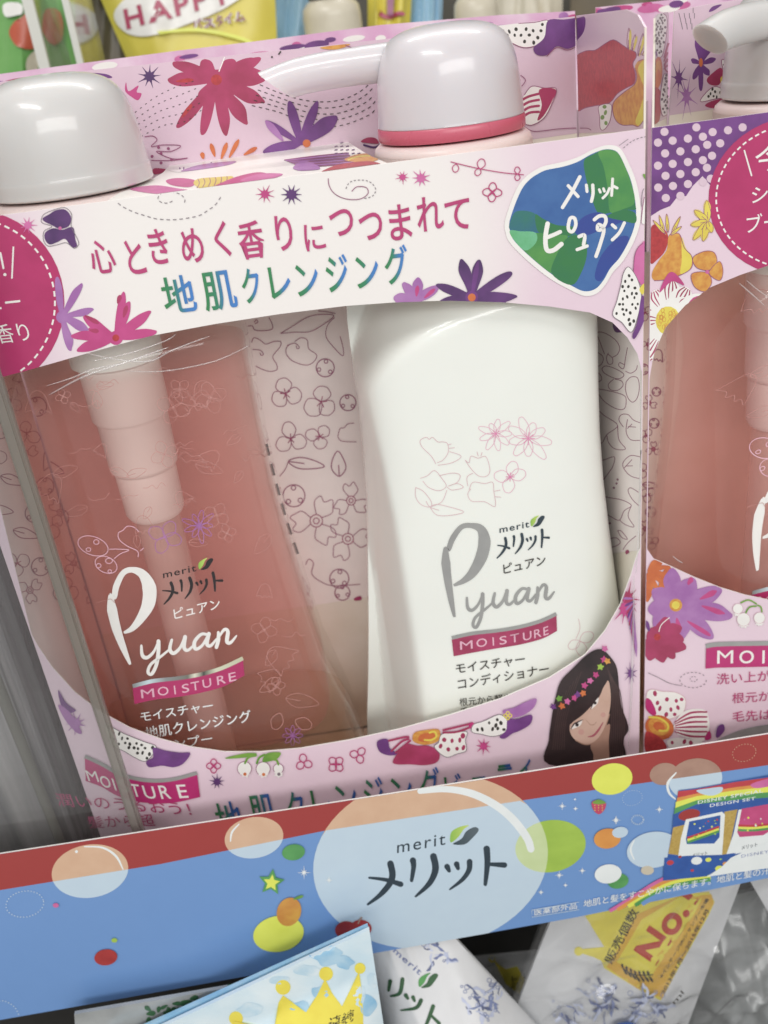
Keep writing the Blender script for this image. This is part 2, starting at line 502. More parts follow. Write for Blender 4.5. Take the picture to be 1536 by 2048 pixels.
def tube(bm, path, rads, seg=24, flat=1.0, shear=0.0):
    """path in units; round tube that follows it"""
    P = [Vector(p) for p in path]; rows = []
    up = Vector((0, 0, 1))
    for i, p in enumerate(P):
        d = (P[min(i + 1, len(P) - 1)] - P[max(i - 1, 0)]).normalized()
        s1 = d.cross(up).normalized(); s2 = s1.cross(d).normalized()
        row = []
        for k in range(seg):
            a = 2 * math.pi * k / seg
            q = p + (s1 * math.cos(a) * flat + s2 * math.sin(a)) * rads[i]
            if i == len(P) - 1: q += d * (shear * math.sin(a))
            row.append(bm.verts.new(W(*q)))
        rows.append(row)
    for a, b in zip(rows, rows[1:]):
        for k in range(seg): bm.faces.new((a[k], a[(k + 1) % seg], b[(k + 1) % seg], b[k]))
    bm.faces.new(rows[0]); bm.faces.new(rows[-1])
    bmesh.ops.recalc_face_normals(bm, faces=bm.faces)
def box(bm, lo, hi, mi=0, bev=0):
    vs = [bm.verts.new(W(x, y, z)) for x in (lo[0], hi[0]) for y in (lo[1], hi[1]) for z in (lo[2], hi[2])]
    fs = []
    for q in ((0, 1, 3, 2), (4, 6, 7, 5), (0, 4, 5, 1), (2, 3, 7, 6), (0, 2, 6, 4), (1, 5, 7, 3)):
        f = bm.faces.new([vs[i] for i in q]); f.material_index = mi; fs.append(f)
    bmesh.ops.recalc_face_normals(bm, faces=fs)
    if bev: bmesh.ops.bevel(bm, geom=list({e for f in fs for e in f.edges}), offset=bev, segments=3, affect='EDGES')
random.seed(7)
# ------------------------------------------------------------------ inks and other materials
fiber_card('card_white', '#f3f0ea', rough=.42, coat=.25)
fiber_card('card_edge', '#fbf9f4', rough=.8, coat=0, bump=.5)
fiber_card('card_back', '#efe9de', rough=.7, coat=0, h2='#e8e0d2')
fiber_card('card_inner', '#f8efec', rough=.6, coat=.05)
fiber_card('card_pink', '#dac2d0', rough=.36, coat=.35, h2='#d5bccb')
fiber_card('shelf_paint', '#b9b7b2', rough=.45, coat=.1)
fiber_card('back_paint', '#5b5850', rough=.7, coat=0)
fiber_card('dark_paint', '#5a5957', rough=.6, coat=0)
for a in [('magenta', '#c8247a', '#c01f72'), ('tag', '#c0246c', '#b82066'), ('violet', '#7c4190', '#6a367c'), ('lilac', '#b57cbc', '#a565ae'), ('deep_purple', '#6a3c7e', '#523068'),
          ('rose', '#d0478f', '#c23a80'), ('crimson', '#b8386a', '#a52e58'), ('blush', '#db6fae', '#cf5c9e'), ('brick', '#c4363a', '#ad2c33'),
          ('orange', '#e07a35', '#c9602a'), ('amber', '#e2a63a', '#d2862c'), ('yellow', '#ecdc45', '#e2cc34'), ('leaf_green', '#7fae3a', '#5f9a2e'),
          ('line_plum', '#a0507c', '#8f4470'), ('line_grey', '#8b7f88', '#7b7078'), ('white', '#f6f4f0', '#f0eeea'), ('black', '#2c2a2d', '#232124'),
          ('navy', '#2a3b48', '#31434f'), ('silver', '#9a9b9a', '#a4a5a3'), ('text_rose', '#bd3373', '#c43c7b'), ('text_brown', '#3a3733', '#3a3733'),
          ('line_pink', '#eebfd0', '#e9b4c9'), ('line_faint', '#e3c2c8', '#dcb8bf'), ('heart_pink', '#e88ab8', '#e27fb0'), ('doodle', '#b0708b', '#a26580'), ('doodle_heart', '#b0346f', '#a02c64'),
          ('sky_blue', '#6d9bd8', '#6c9ad7'), ('strip_red', '#a93431', '#a83330'), ('bubble_blue', '#c5dbeb', '#c3d9ea'), ('bubble_tan', '#dfb795', '#dab08e'),
          ('bubble_shine', '#eef4f4', '#e9f0f0'), ('lemon', '#e9f04a', '#e3ea40'), ('lime', '#a8cc3f', '#9fc43a'), ('lime_pale', '#d0e2a8', '#cadd9f'), ('green', '#5aa85a', '#4c9a50'),
          ('tangerine', '#e79c3c', '#df9236'), ('apple', '#b7322f', '#a62a2a'), ('fruit', '#e0a534', '#d1882a'), ('straw', '#d2456a', '#c63a60'),
          ('logo_blue', '#3163a6', '#3d70b0'), ('logo_indigo', '#33479c', '#2c4a9e'), ('logo_green', '#42904a', '#569e48'), ('logo_deep', '#2a7a4e', '#2f7f45'), ('logo_teal', '#2a6f86', '#2c7a70'), ('logo_mint', '#6cbf8f', '#4fae64'),
          ('hair', '#2a2022', '#382a2c'), ('skin', '#d6b2a0', '#cca794'), ('lip', '#b3566a', '#a84e62'), ('skin_shade', '#b58d7a', '#aa8270'),
          ('badge', '#f6e836', '#f2e02e'), ('badge_gold', '#f0bf22', '#ecb51e'), ('badge_red', '#cf3a2c', '#c5342a'), ('splash', '#8f9cc6', '#6d78a8'), ('water', '#bfe0f2', '#dff0f8'), ('water_deep', '#8cc6ea', '#b4daf0'),
          ('kraft', '#c9ab52', '#b8973f'), ('rainbow_red', '#cc3b45', '#c23440'), ('pack_blue', '#2f62b4', '#2a57a6'), ('pack_pink', '#d24a86', '#c8407c'), ('leaf_dark', '#3f6b45', '#2f5a38')]:
    ink(*a, scale={'brick': 900, 'amber': 700, 'kraft': 1500}.get(a[0], 160))
ink('bag_yellow', '#e6d63a', '#dccb30', 40); ink('bag_sky', '#8fc3e6', '#a9d3ee', 40); ink('bag_cream', '#d8d0bb', '#c9bfa8', 40); ink('bag_brown', '#6e6148', '#5d523e', 40)
ink('bag_green', '#5fa648', '#76b45c', 40); ink('bag_red', '#c9552f', '#bd4a2a', 40); ink('bag_wine', '#b8345f', '#b03058', 40); ink('leaf_wall', '#8d9a6c', '#a3ad84', 40)
uv_ramp('text_sea', [(.0, '#2f8a4a'), (.38, '#2e8a68'), (.66, '#3a80c4'), (1, '#3c84d6')])
uv_ramp('text_sea_low', [(.0, '#2f7a3a'), (.45, '#2f7a6a'), (.7, '#2c5fa6'), (1, '#2a63b0')])
uv_ramp('foil_line', [(0, '#8b8f90'), (.15, '#cfe6ee'), (.3, '#93979a'), (.5, '#7a7a70'), (.56, '#e6e6d0'), (.64, '#4a4c48'), (.75, '#d9dcc0'), (1, '#c8c8a8')], rough=.2)
uv_ramp('rainbow', [(0, '#3360b0'), (.2, '#3a8f4a'), (.4, '#8ab53a'), (.6, '#eadd3c'), (.8, '#d98a38'), (1, '#c73a40')], axis=1)
uv_ramp('rainbow_band', [(0, '#3568b8'), (.22, '#3f9a50'), (.5, '#ecdf40'), (.75, '#d98338'), (1, '#c23a55')], axis=1)
uv_ramp('leaf_grey', [(0, '#3a4c56'), (1, '#5d6c74')])
uv_ramp('leaf_fresh', [(0, '#8fc43e'), (1, '#c9de62')])
plastic('pump_white', '#d0cfce', rough=.32, sss=.6, coat=.45, croug=.07)
plastic('pump_pearl', '#d6d2d6', rough=.32, sss=.6, coat=.45, croug=.08)
plastic('pump_collar', '#ead7d4', rough=.35, sss=.2)
plastic('pump_ring', '#cc6479', rough=.28, sss=.1)
plastic('bottle_white', '#eff2ec', rough=.35, sss=.06, coat=.8, croug=.1)
plastic('pump_natural', '#f6f8f4', rough=.4)
clear('bottle_clear', (.97, .95, .93), .02, rough=.05, ior=1.42)
clear('shampoo_liquid', (.99, .97, .965), .12, '#ea9a95', rough=.25, ior=1.06, absorb=(9.5, (.86, .15, .10)))
clear('base_amber', (.985, .96, .93), .14, '#e2bb98', rough=.1, ior=1.3, absorb=(5, (.85, .45, .1)))
clear('tube_clear', (.99, .97, .96), .62, '#fdf6f2', rough=.15, ior=1.3)
clear('acrylic', (.90, .905, .905), .06, '#b9b9b6', rough=.08, ior=1.45)
clear('acrylic_edge', (.75, .75, .72), .55, '#b4b3ab', rough=.25, ior=1.3)
clear('film', (.97, .975, .98), .03, '#f2f4f6', rough=.1, ior=1.55, wave=1.0, wscale=24)
clear('film_dark', (.85, .85, .86), .22, '#b5b5b6', rough=.08, ior=1.5, wave=.5)

# card whose print fades from white behind the slogan to pink at the sides and below
def card_print(name, cx, cz):
    mt, nt, b = principled(name)
    tc = nt.nodes.new('ShaderNodeTexCoord'); sp = nt.nodes.new('ShaderNodeSeparateXYZ'); nt.links.new(tc.outputs['Object'], sp.inputs[0])
    def mth(op, a, v):
        n = nt.nodes.new('ShaderNodeMath'); n.operation = op
        nt.links.new(a, n.inputs[0])
        if isinstance(v, (int, float)): n.inputs[1].default_value = v
        else: nt.links.new(v, n.inputs[1])
        return n.outputs[0]
    dx = mth('DIVIDE', mth('SUBTRACT', sp.outputs[0], cx), .043)
    dz = mth('DIVIDE', mth('SUBTRACT', sp.outputs[2], cz), .036)
    d = mth('ADD', mth('MULTIPLY', dx, dx), mth('MULTIPLY', dz, dz))
    mr = nt.nodes.new('ShaderNodeMapRange'); mr.interpolation_type = 'SMOOTHSTEP'; mr.inputs['From Min'].default_value = .7; mr.inputs['From Max'].default_value = 2.6
    nt.links.new(d, mr.inputs['Value'])
    nz = nt.nodes.new('ShaderNodeTexNoise'); nz.inputs['Scale'].default_value = 70; nz.inputs['Detail'].default_value = 4; nt.links.new(tc.outputs['Object'], nz.inputs['Vector'])
    pk = nt.nodes.new('ShaderNodeMix'); pk.data_type = 'RGBA'; pk.inputs['A'].default_value = lin('#e8d3de'); pk.inputs['B'].default_value = lin('#e0c8d7'); nt.links.new(nz.outputs['Fac'], pk.inputs['Factor'])
    mx = nt.nodes.new('ShaderNodeMix'); mx.data_type = 'RGBA'; mx.inputs['A'].default_value = lin('#eeeae7')
    nt.links.new(pk.outputs['Result'], mx.inputs['B']); nt.links.new(mr.outputs['Result'], mx.inputs['Factor'])
    nt.links.new(mx.outputs['Result'], b.inputs['Base Color'])
    n2 = nt.nodes.new('ShaderNodeTexNoise'); n2.inputs['Scale'].default_value = 700; nt.links.new(tc.outputs['Object'], n2.inputs['Vector'])
    bp = nt.nodes.new('ShaderNodeBump'); bp.inputs['Strength'].default_value = .1; bp.inputs['Distance'].default_value = .0002
    nt.links.new(n2.outputs['Fac'], bp.inputs['Height']); nt.links.new(bp.outputs['Normal'], b.inputs['Normal'])
    b.inputs['Roughness'].default_value = .36; b.inputs['Coat Weight'].default_value = .35; b.inputs['Coat Roughness'].default_value = .2
    MATS[name] = mt

def proj(x, y, z):
    p = AX * x + AY * y + AZ * z
    return (p.x / p.z * F + 768, p.y / p.z * F + 1024)
def U2(x, z): return Vector((x * S, z * S))

# ------------------------------------------------------------------ shelf boards and back wall
bm = bmesh.new(); box(bm, (-2.2, .955, FLOOR - .06), (2.6, 3.35, FLOOR - .004), bev=.001)
sh = link('shelf_board', bm, ['shelf_paint']); props(sh, kind='structure')
bm = bmesh.new(); box(bm, (-2.6, 3.4, -3.4), (3.2, 3.45, 2.2))
props(link('wall', bm, ['back_paint']), kind='structure')
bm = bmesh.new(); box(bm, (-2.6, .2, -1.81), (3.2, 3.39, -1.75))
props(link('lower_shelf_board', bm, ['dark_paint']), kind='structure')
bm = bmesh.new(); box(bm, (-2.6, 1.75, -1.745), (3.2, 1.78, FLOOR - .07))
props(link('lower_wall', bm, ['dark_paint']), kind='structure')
ink('line_ghost', '#cf9790', '#c28a83', 200)
fiber_card('clam_grey', '#d2cfd0', rough=.4, coat=.3, h2='#a9a6a8'); fiber_card('film_grey', '#a5a8a8', rough=.2, coat=.8, h2='#8d9090'); fiber_card('pouch_white', '#e3e4e6', rough=.3, coat=.5)
fiber_card('water_film', '#e4f1f6', rough=.28, coat=.5, h2='#cfe6f2'); fiber_card('card_gloss', '#ecd6e6', rough=.2, coat=.9, h2='#d9a8cc'); ink('water_pale', '#d3d9ee', '#b6c0df'); plastic('fin_edge', '#d5d6d0', rough=.2)
ink('splash_dark', '#5b6488', '#767fa4')

def glare_streaks(name, h1, h2, sx, sz):
    mt, nt, b = principled(name); tc = nt.nodes.new('ShaderNodeTexCoord'); mp = nt.nodes.new('ShaderNodeMapping'); mp.inputs['Scale'].default_value = (sx, sx, sz)
    nt.links.new(tc.outputs['Object'], mp.inputs['Vector']); n = nt.nodes.new('ShaderNodeTexNoise'); n.inputs['Scale'].default_value = 1; n.inputs['Detail'].default_value = 4; n.inputs['Distortion'].default_value = .6
    nt.links.new(mp.outputs[0], n.inputs['Vector']); r = nt.nodes.new('ShaderNodeValToRGB'); r.color_ramp.elements[0].position = .35; r.color_ramp.elements[1].position = .68
    r.color_ramp.elements[0].color = lin(h1); r.color_ramp.elements[1].color = lin(h2); nt.links.new(n.outputs['Fac'], r.inputs['Fac']); nt.links.new(r.outputs['Color'], b.inputs['Base Color'])
    b.inputs['Roughness'].default_value = .25; b.inputs['Coat Weight'].default_value = .6; MATS[name] = mt
glare_streaks('clam_grey', '#8b888d', '#e6e2e0', 120, 7)  # pale and dark streaks in the colour imitate glare on clear plastic
ink('eye_white', '#efe9e4', '#e8e0da', 200)
ink('blush_soft', '#d2a196', '#cf9c92', 200); ink('hair_brown', '#4a3636', '#54403e', 200)
clear('film_glint', (.98, .98, .98), .25, '#ffffff', rough=.18, ior=1.8)  # whitish film for the tubes that stand in for glints
# ------------------------------------------------------------------ the middle carton
XL, XR, TOP, YB = -.41, .346, -.126, 1.245
card_print('card_print', (-.035 + .03) * S, (-.20 - FLOOR) * S)
card_print('card_print_far', -9, 9)
carton = thing('gift_carton', 'pink flowered twin-pack carton with a blue and green blob emblem and slogan across its band', 'carton', W(-.03, 1.12, FLOOR), 'flowered twin-pack cartons')

FP = frontal(1.0)
win_px = [(-60, 775), (0, 755), (50, 742), (100, 728), (180, 705), (300, 672), (430, 648), (560, 628), (690, 612), (800, 604), (900, 601), (1000, 604), (1100, 613), (1180, 625), (1225, 645), (1255, 675), (1275, 708), (1286, 745), (1302, 800),
          (1302, 1000), (1290, 1096), (1272, 1116), (1262, 1150), (1240, 1210), (1210, 1262), (1170, 1310), (1100, 1355), (1000, 1398), (900, 1430), (800, 1458), (700, 1480), (600, 1497), (520, 1504), (450, 1504), (380, 1494), (320, 1478), (260, 1456), (200, 1424), (150, 1385), (105, 1335), (78, 1295), (60, 1270)]
lo_u, hi_u = XL * S + .0002, XR * S - .0002
win = [Vector((min(max(p.x, lo_u), hi_u), p.y)) for p in FP.pxuv(win_px)]
outer = [U2(XL, FLOOR + .002), U2(XR, FLOOR + .002), U2(XR, TOP), U2(XL, TOP)]
def plane_px(plane, uvs):
    out = []
    for u in uvs:
        p = plane.at(u[0], u[1]); q = Vector((p.x / S, p.y / S + 1, p.z / S + FLOOR)); out.append(proj(*q))
    return out
bm = bmesh.new(); mats = ['card_print', 'card_back', 'card_edge']
slab(bm, FP, outer, [win], .00045, (0, 1, 2))
clip = [plane_px(FP, outer), plane_px(FP, win)]
A = Art(bm, FP, mats, clip)
# round tag at the left
A.ell((-58, 606), 187, 187, 0, 'tag')
A.dashes([(-58 + 168 * math.cos(a), 606 + 168 * math.sin(a)) for a in [-1.5 + 3.0 * i / 24 for i in range(25)]], 3.6, 'white', 11, 8)
A.stroke([(27, 493), (24, 557)], 3.2, 'white'); A.stroke([(1, 506), (7, 536)], 4, 'white'); A.dot((10, 549), 3.2, 'white')
A.text('ャンプー', (-130, 628), (-52, 618), 34, 'white'); A.stroke([(12, 605), (39, 602)], 4.2, 'white', smooth=False)
A.text('ュ', (-28, 622), (4, 618), 26, 'white')
A.text('ブーケの香り', (-150, 702), (64, 681), 38, 'white')
# flowers at the left
za = Z(0, 350, 3.84)
P = za((480, 1090), (630, 830), (720, 1030), (680, 1190), (545, 1350), (440, 780))
A.daisy(P[0], P[1:], 17, 'lilac')
P = za((890, 1250), (950, 895), (995, 970), (1160, 1045), (1205, 1200), (640, 1085), (680, 1180), (545, 1235), (590, 1350))
A.daisy(P[0], P[1:], 19, 'rose'); A.dot(P[0], 7, 'brick')
for a, b in ((za((655, 1080))[0], za((760, 1140))[0]), (za((905, 985))[0], za((925, 920))[0]), (za((690, 1190))[0], za((760, 1200))[0]), (za((950, 1090))[0], za((975, 1000))[0])): A.petal(a, b, 9, 'crimson')
A.poly(za((330, 330), (380, 300), (430, 270), (500, 265), (545, 320), (530, 390), (460, 412), (390, 380), (340, 355)), 'deep_purple')
A.poly(za((350, 440), (410, 408), (480, 420), (560, 400), (578, 490), (592, 545), (550, 552), (500, 490), (440, 515), (380, 532), (345, 490)), 'deep_purple')
A.stroke(za((318, 345), (340, 300), (430, 262), (500, 250), (550, 300), (548, 390), (590, 480), (605, 530), (570, 562), (510, 520), (440, 535), (370, 545), (335, 500), (340, 430), (400, 395), (330, 370)), 1.3, 'line_grey', closed=True)
A.dot(za((462, 408))[0], 3.5, 'blush')
A.star(za((215, 385))[0], 19, 'blush', 9)
# dashed curls
A.dashes([(236, 406), (247, 414), (268, 424), (290, 431), (310, 437), (330, 439), (352, 439), (375, 436), (398, 431), (415, 421), (432, 408), (447, 384)], 1.8, 'line_grey', 7, 6)
A.dashes([(345, 402), (334, 406), (322, 404), (316, 397), (322, 388), (340, 384), (360, 388), (370, 400), (364, 412)], 1.6, 'line_grey', 6, 5)
A.star((530, 388), 20, 'rose', 9); A.star((583, 389), 26, 'deep_purple', 10)
zb = Z(400, 350, 3.84)
A.stroke(zb((985, 25), (990, 75), (1020, 130), (1080, 170), (1160, 188), (1240, 180), (1290, 140), (1275, 95), (1205, 90), (1165, 125)), 1.6, 'line_plum')
A.dashes(zb((1120, 105), (1150, 55), (1220, 38), (1300, 50), (1348, 105), (1325, 160), (1250, 182)), 1.6, 'line_grey', 4.5, 3.5)
A.star((805, 354), 15, 'rose', 9); A.star((842, 356), 21, 'blush', 9)
# slogan, each letter in its own place on the wavy line
A.chars([('心', 176, 232, 478, 548), ('と', 250, 291, 478, 549), ('き', 295, 340, 456, 529), ('め', 359, 409, 455, 527), ('く', 426, 461, 441, 515), ('香', 474, 531, 440, 519),
         ('り', 549, 587, 429, 502), ('に', 607, 651, 446, 502), ('つ', 658, 708, 417, 473), ('つ', 717, 766, 424, 481), ('ま', 777, 824, 407, 481), ('れ', 832, 887, 391, 463), ('て', 889, 941, 397, 461)], 'text_rose', bold=.012)
A.chars([('地', 321, 393, 549, 627), ('肌', 402, 474, 540, 622), ('ク', 481, 523, 535, 607), ('レ', 537, 583, 531, 597), ('ン', 590, 639, 526, 592), ('ジ', 650, 699, 508, 584), ('ン', 710, 759, 510, 576), ('グ', 767, 818, 489, 569)], 'text_sea', bold=.012)
# flowers and emblem at the right
zc = Z(800, 250, 3.072)
P = zc((90, 1080), (20, 965), (112, 935), (235, 990), (-40, 1060)); A.daisy(P[0], P[1:], 20, 'lilac')
for q in ((zc((100, 1050))[0], zc((108, 985))[0]), (zc((150, 1060))[0], zc((215, 1005))[0])): A.petal(q[0], q[1], 8, 'rose')
P = zc((440, 1058), (220, 980), (375, 822), (487, 826), (688, 905), (720, 1052), (650, 1086), (240, 1086)); A.daisy(P[0], P[1:], 20, 'deep_purple'); A.petal(P[0], zc((478, 835))[0], 10, 'violet')
A.dot(P[0], 13, 'violet'); A.dot(P[0], 8, 'orange')
A.stroke(zc((310, 225), (400, 248), (500, 270), (630, 292), (760, 305)), 1.8, 'text_rose')
for c, a, L in (((345, 240), 100, 16), ((490, 268), -75, 20), ((490, 268), 120, 15), ((722, 300), -95, 14), ((722, 300), 95, 13)): A.loop(zc(c)[0], a, L, L * .8, 1.8, 'text_rose')
for a in (-85, 5, 95, 180): A.loop(zc((566, 412))[0], a, 19, 15, 2.1, 'text_rose')
BL = zc((670, 600), (690, 530), (720, 450), (755, 380), (800, 330), (850, 297), (900, 275), (1000, 255), (1090, 225), (1170, 180), (1250, 150), (1310, 153), (1345, 180), (1380, 250), (1420, 350), (1445, 480), (1445, 590), (1410, 700), (1350, 810), (1290, 880), (1250, 950), (1200, 1005), (1130, 1020), (1050, 985), (930, 915), (800, 810), (700, 710), (675, 650))
bc = sum((Vector(p) for p in BL), Vector((0, 0))) / len(BL)
A.poly([bc + (Vector(p) - bc) * (1 + 9.5 / (Vector(p) - bc).length) for p in BL], 'white')
A.poly(BL, 'logo_blue')
A.poly(zc((1130, 215), (1180, 182), (1250, 152), (1310, 155), (1345, 182), (1380, 252), (1418, 352), (1442, 480), (1443, 520), (1370, 520), (1280, 540), (1215, 540), (1170, 430), (1135, 300)), 'logo_deep')
A.poly(zc((1215, 172), (1250, 153), (1310, 156), (1345, 183), (1380, 253), (1418, 353), (1440, 475), (1370, 515), (1290, 535), (1275, 400), (1250, 260)), 'logo_green')
A.poly(zc((671, 610), (700, 540), (745, 525), (810, 535), (880, 575), (960, 612), (1080, 625), (1100, 680), (950, 672), (820, 655), (730, 650), (675, 640)), 'logo_teal')
A.poly(zc((830, 550), (880, 577), (960, 614), (1060, 628), (1040, 682), (950, 672), (850, 658)), 'logo_deep')
A.poly(zc((673, 648), (740, 652), (830, 660), (960, 672), (1030, 685), (985, 760), (940, 860), (932, 912), (800, 808), (702, 710)), 'logo_green')
A.poly(zc((673, 648), (740, 652), (830, 660), (835, 720), (770, 770), (702, 710)), 'logo_mint')
A.poly(zc((1030, 688), (1130, 690), (1147, 790), (1115, 900), (1052, 982), (932, 914), (955, 810)), 'logo_deep')
A.poly(zc((1340, 690), (1405, 695), (1348, 808), (1288, 878), (1235, 955), (1195, 930), (1235, 800)), 'logo_indigo')
A.poly(zc((1090, 600), (1140, 555), (1220, 535), (1290, 560), (1370, 585), (1300, 620), (1220, 650), (1130, 680), (1075, 660)), 'logo_indigo')
A.poly(zc((1270, 560), (1370, 520), (1442, 540), (1444, 600), (1370, 588)), 'logo_deep')
def wl(w, *pts): A.stroke(zc(*pts), w / 3.07, 'white')
wl(22, (1103, 318), (1055, 410), (997, 505)); wl(20, (1032, 372), (1092, 438)); wl(18, (1143, 368), (1147, 408)); wl(20, (1182, 368), (1184, 420), (1174, 468))
wl(16, (1222, 396), (1229, 412)); wl(16, (1248, 390), (1254, 406)); wl(16, (1284, 388), (1270, 420), (1244, 448)); wl(17, (1304, 330), (1298, 432)); wl(17, (1304, 372), (1332, 386))
wl(28, (905, 605), (892, 690), (900, 765), (940, 768), (990, 730)); wl(24, (900, 690), (945, 672), (982, 655))
A.stroke(zc((1032, 620), (1044, 572), (1070, 572), (1078, 612), (1060, 652), (1038, 648)), 7, 'white', closed=True)
wl(22, (1098, 684), (1132, 676), (1126, 735)); wl(20, (1086, 764), (1148, 742))
wl(22, (1192, 580), (1222, 558), (1256, 560), (1262, 596), (1235, 640), (1212, 640), (1218, 610), (1250, 640), (1228, 730), (1202, 805)); wl(20, (1302, 612), (1322, 630)); wl(20, (1376, 600), (1345, 660), (1302, 704))
A.dashes(zc((1370, 140), (1430, 95), (1500, 72), (1530, 85)), 1.6, 'line_grey', 4.5, 3.5); A.stroke(zc((1345, 125), (1400, 85)), 1.2, 'line_grey')
A.poly(zc((1490, 300), (1530, 315), (1535, 350), (1510, 345)), 'leaf_green')
A.stroke(zc((1480, 500), (1490, 400), (1530, 375), (1535, 420), (1500, 520)), 1.3, 'line_grey'); A.poly(zc((1500, 440), (1525, 400), (1535, 470), (1520, 590), (1480, 600), (1485, 540)), 'white')
A.stroke(zc((1480, 600), (1485, 540), (1500, 440), (1525, 400)), 1.2, 'line_plum')
A.poly(zc((1432, 905), (1440, 800), (1470, 740), (1520, 712), (1530, 900), (1495, 985), (1465, 960)), 'blush'); A.stroke(zc((1432, 905), (1440, 800), (1470, 740), (1520, 712)), 1.4, 'line_plum')
A.poly(zc((1525, 640), (1535, 640), (1535, 720), (1522, 715)), 'brick')
A.dotted(zc((1400, 870), (1440, 915), (1470, 985), (1480, 1060), (1465, 1150), (1420, 1270), (1360, 1210), (1305, 1165), (1330, 1080), (1355, 980), (1370, 910)), 'white', 'text_brown', 'line_grey', 13, 3)
A.poly(zc((1478, 1060), (1500, 1060), (1512, 1150), (1480, 1240), (1440, 1310), (1425, 1290), (1455, 1210)), 'violet'); A.poly(zc((1468, 1010), (1490, 975), (1505, 985), (1490, 1040)), 'yellow')
# lower apron
zd = Z(380, 1400, 2.954); ze = Z(0, 900, 2.56)
A.dotted(ze((540, 1405), (640, 1450), (740, 1490), (800, 1515), (775, 1565), (740, 1590), (690, 1570), (640, 1540), (570, 1500)), 'white', 'text_brown', 'line_grey', 12, 3)
A.poly(ze((785, 1520), (850, 1535), (920, 1545), (975, 1548), (940, 1600), (890, 1620), (830, 1612), (765, 1620), (750, 1590), (785, 1570)), 'violet')
A.poly(ze((300, 1225), (340, 1290), (390, 1330), (340, 1340), (310, 1290)), 'violet'); A.poly(ze((300, 1300), (360, 1340), (420, 1440), (390, 1440), (330, 1370)), 'lilac')
A.star(ze((390, 1395))[0], 24, 'lilac', 9)
tag = ze((435, 1565), (520, 1605), (600, 1650), (700, 1680), (800, 1690), (900, 1680), (1010, 1650))
A.stroke(tag, 8, 'silver', cap=False)
top = catmull([(p[0], p[1] + 3.5) for p in tag], n=5); bot = catmull(ze((440, 1690), (520, 1720), (600, 1765), (700, 1795), (800, 1805), (900, 1800), (1025, 1772)), n=5)
n = len(top); A.emit(top + bot, [(i, i + 1, n + i + 1, n + i) for i in range(n - 1)], 'magenta')
for ch, x, y, w, h in (('M', 455, 1690, 55, 55), ('O', 525, 1722, 50, 60), ('I', 590, 1735, 10, 60), ('S', 625, 1745, 42, 65), ('T', 678, 1768, 52, 65), ('U', 745, 1778, 60, 65), ('R', 828, 1782, 52, 68), ('E', 920, 1778, 48, 68)):
    p = ze((x, y))[0]; A.text(ch, p, (p[0] + w / 2.56, p[1] + (2 if x < 750 else -1)), h / 2.56, 'white', bold=.008)
A.text('潤いのうるおう！', (118, 1610), (385, 1630), 26, 'text_rose'); A.text('髪から超', (180, 1655), (312, 1650), 24, 'text_rose')
for (c, r, k, rot) in (((140, 385), 14, 4, 0), ((672, 365), 17, 3, 20), ((862, 375), 17, 4, 45), ((995, 320), 17, 3, 70)): A.loops(zd(c)[0], r, k, 2.0, 'text_rose', rot, .85)
A.star(zd((160, 478))[0], 17, 'deep_purple', 9)
for c in ((322, 400), (432, 402), (522, 400)):
    p = zd(c)[0]; A.dot(p, 14 if c[0] < 500 else 10, 'white'); A.ring(p, 14 if c[0] < 500 else 10, 1.1, 'line_plum')
    A.star((p[0] + 1, p[1] + 11), 11, 'white', 6, .7, .6); A.dot((p[0] + 1, p[1] + 11), 3.4, 'orange' if c[0] < 500 else 'line_grey')
for q in (((325, 368), (345, 335), (390, 322)), ((395, 368), (410, 335), (440, 318)), ((480, 345), (510, 350), (522, 375))): A.stroke(zd(*q), 4, 'leaf_green')
A.petal(zd((215, 338))[0], zd((395, 312))[0], 8, 'leaf_green'); A.poly(zd((430, 360), (455, 310), (535, 305), (510, 345)), 'leaf_green')
A.chars([('地', 429, 488, 1600, 1672), ('肌', 498, 556, 1586, 1658), ('ク', 571, 612, 1580, 1650), ('レ', 622, 664, 1576, 1640), ('ン', 670, 716, 1566, 1630), ('ジ', 726, 770, 1552, 1625), ('ン', 781, 826, 1551, 1615), ('グ', 838, 882, 1532, 1606), ('ビ', 888, 924, 1545, 1600), ('ュ', 940, 980, 1550, 1600), ('ー', 996, 1020, 1526, 1534), ('テ', 990, 1030, 1532, 1580), ('ィ', 1038, 1062, 1516, 1560)], 'text_sea_low', bold=.008)
zf = Z(800, 1250, 3.072)
A.poly(zd((1105, 240), (1165, 225), (1180, 280), (1225, 310), (1180, 322), (1120, 300)), 'violet')
for q in (((1175, 235), (1260, 215), (1290, 212)), ((1190, 295), (1250, 240), (1290, 225)), ((1215, 305), (1270, 260), (1300, 235))): A.stroke(zd(*q), 4, 'crimson')
A.poly(zf((0, 760), (40, 725), (110, 735), (170, 735), (225, 760), (243, 800), (220, 840), (150, 855), (60, 850), (-20, 850), (-45, 830)), 'crimson')
A.poly(zf((75, 690), (90, 655), (150, 640), (235, 635), (245, 680), (220, 715), (150, 730), (90, 715)), 'amber')
A.poly(zf((110, 690), (130, 665), (200, 655), (215, 690), (170, 712), (120, 708)), 'orange'); A.stroke(zf((180, 655), (212, 650), (222, 680), (190, 700), (150, 700)), 4, 'yellow')
A.dotted(zf((255, 665), (330, 655), (410, 650), (400, 700), (405, 765), (350, 785), (280, 805), (210, 745), (235, 715)), 'white', 'crimson', 'line_grey', 15, 4.5)
for q in (((265, 640), (350, 620), (440, 598)), ((265, 655), (350, 650), (440, 618))): A.stroke(zf(*q), 4, 'crimson')
A.poly(zf((420, 610), (440, 590), (455, 605), (440, 635)), 'magenta')
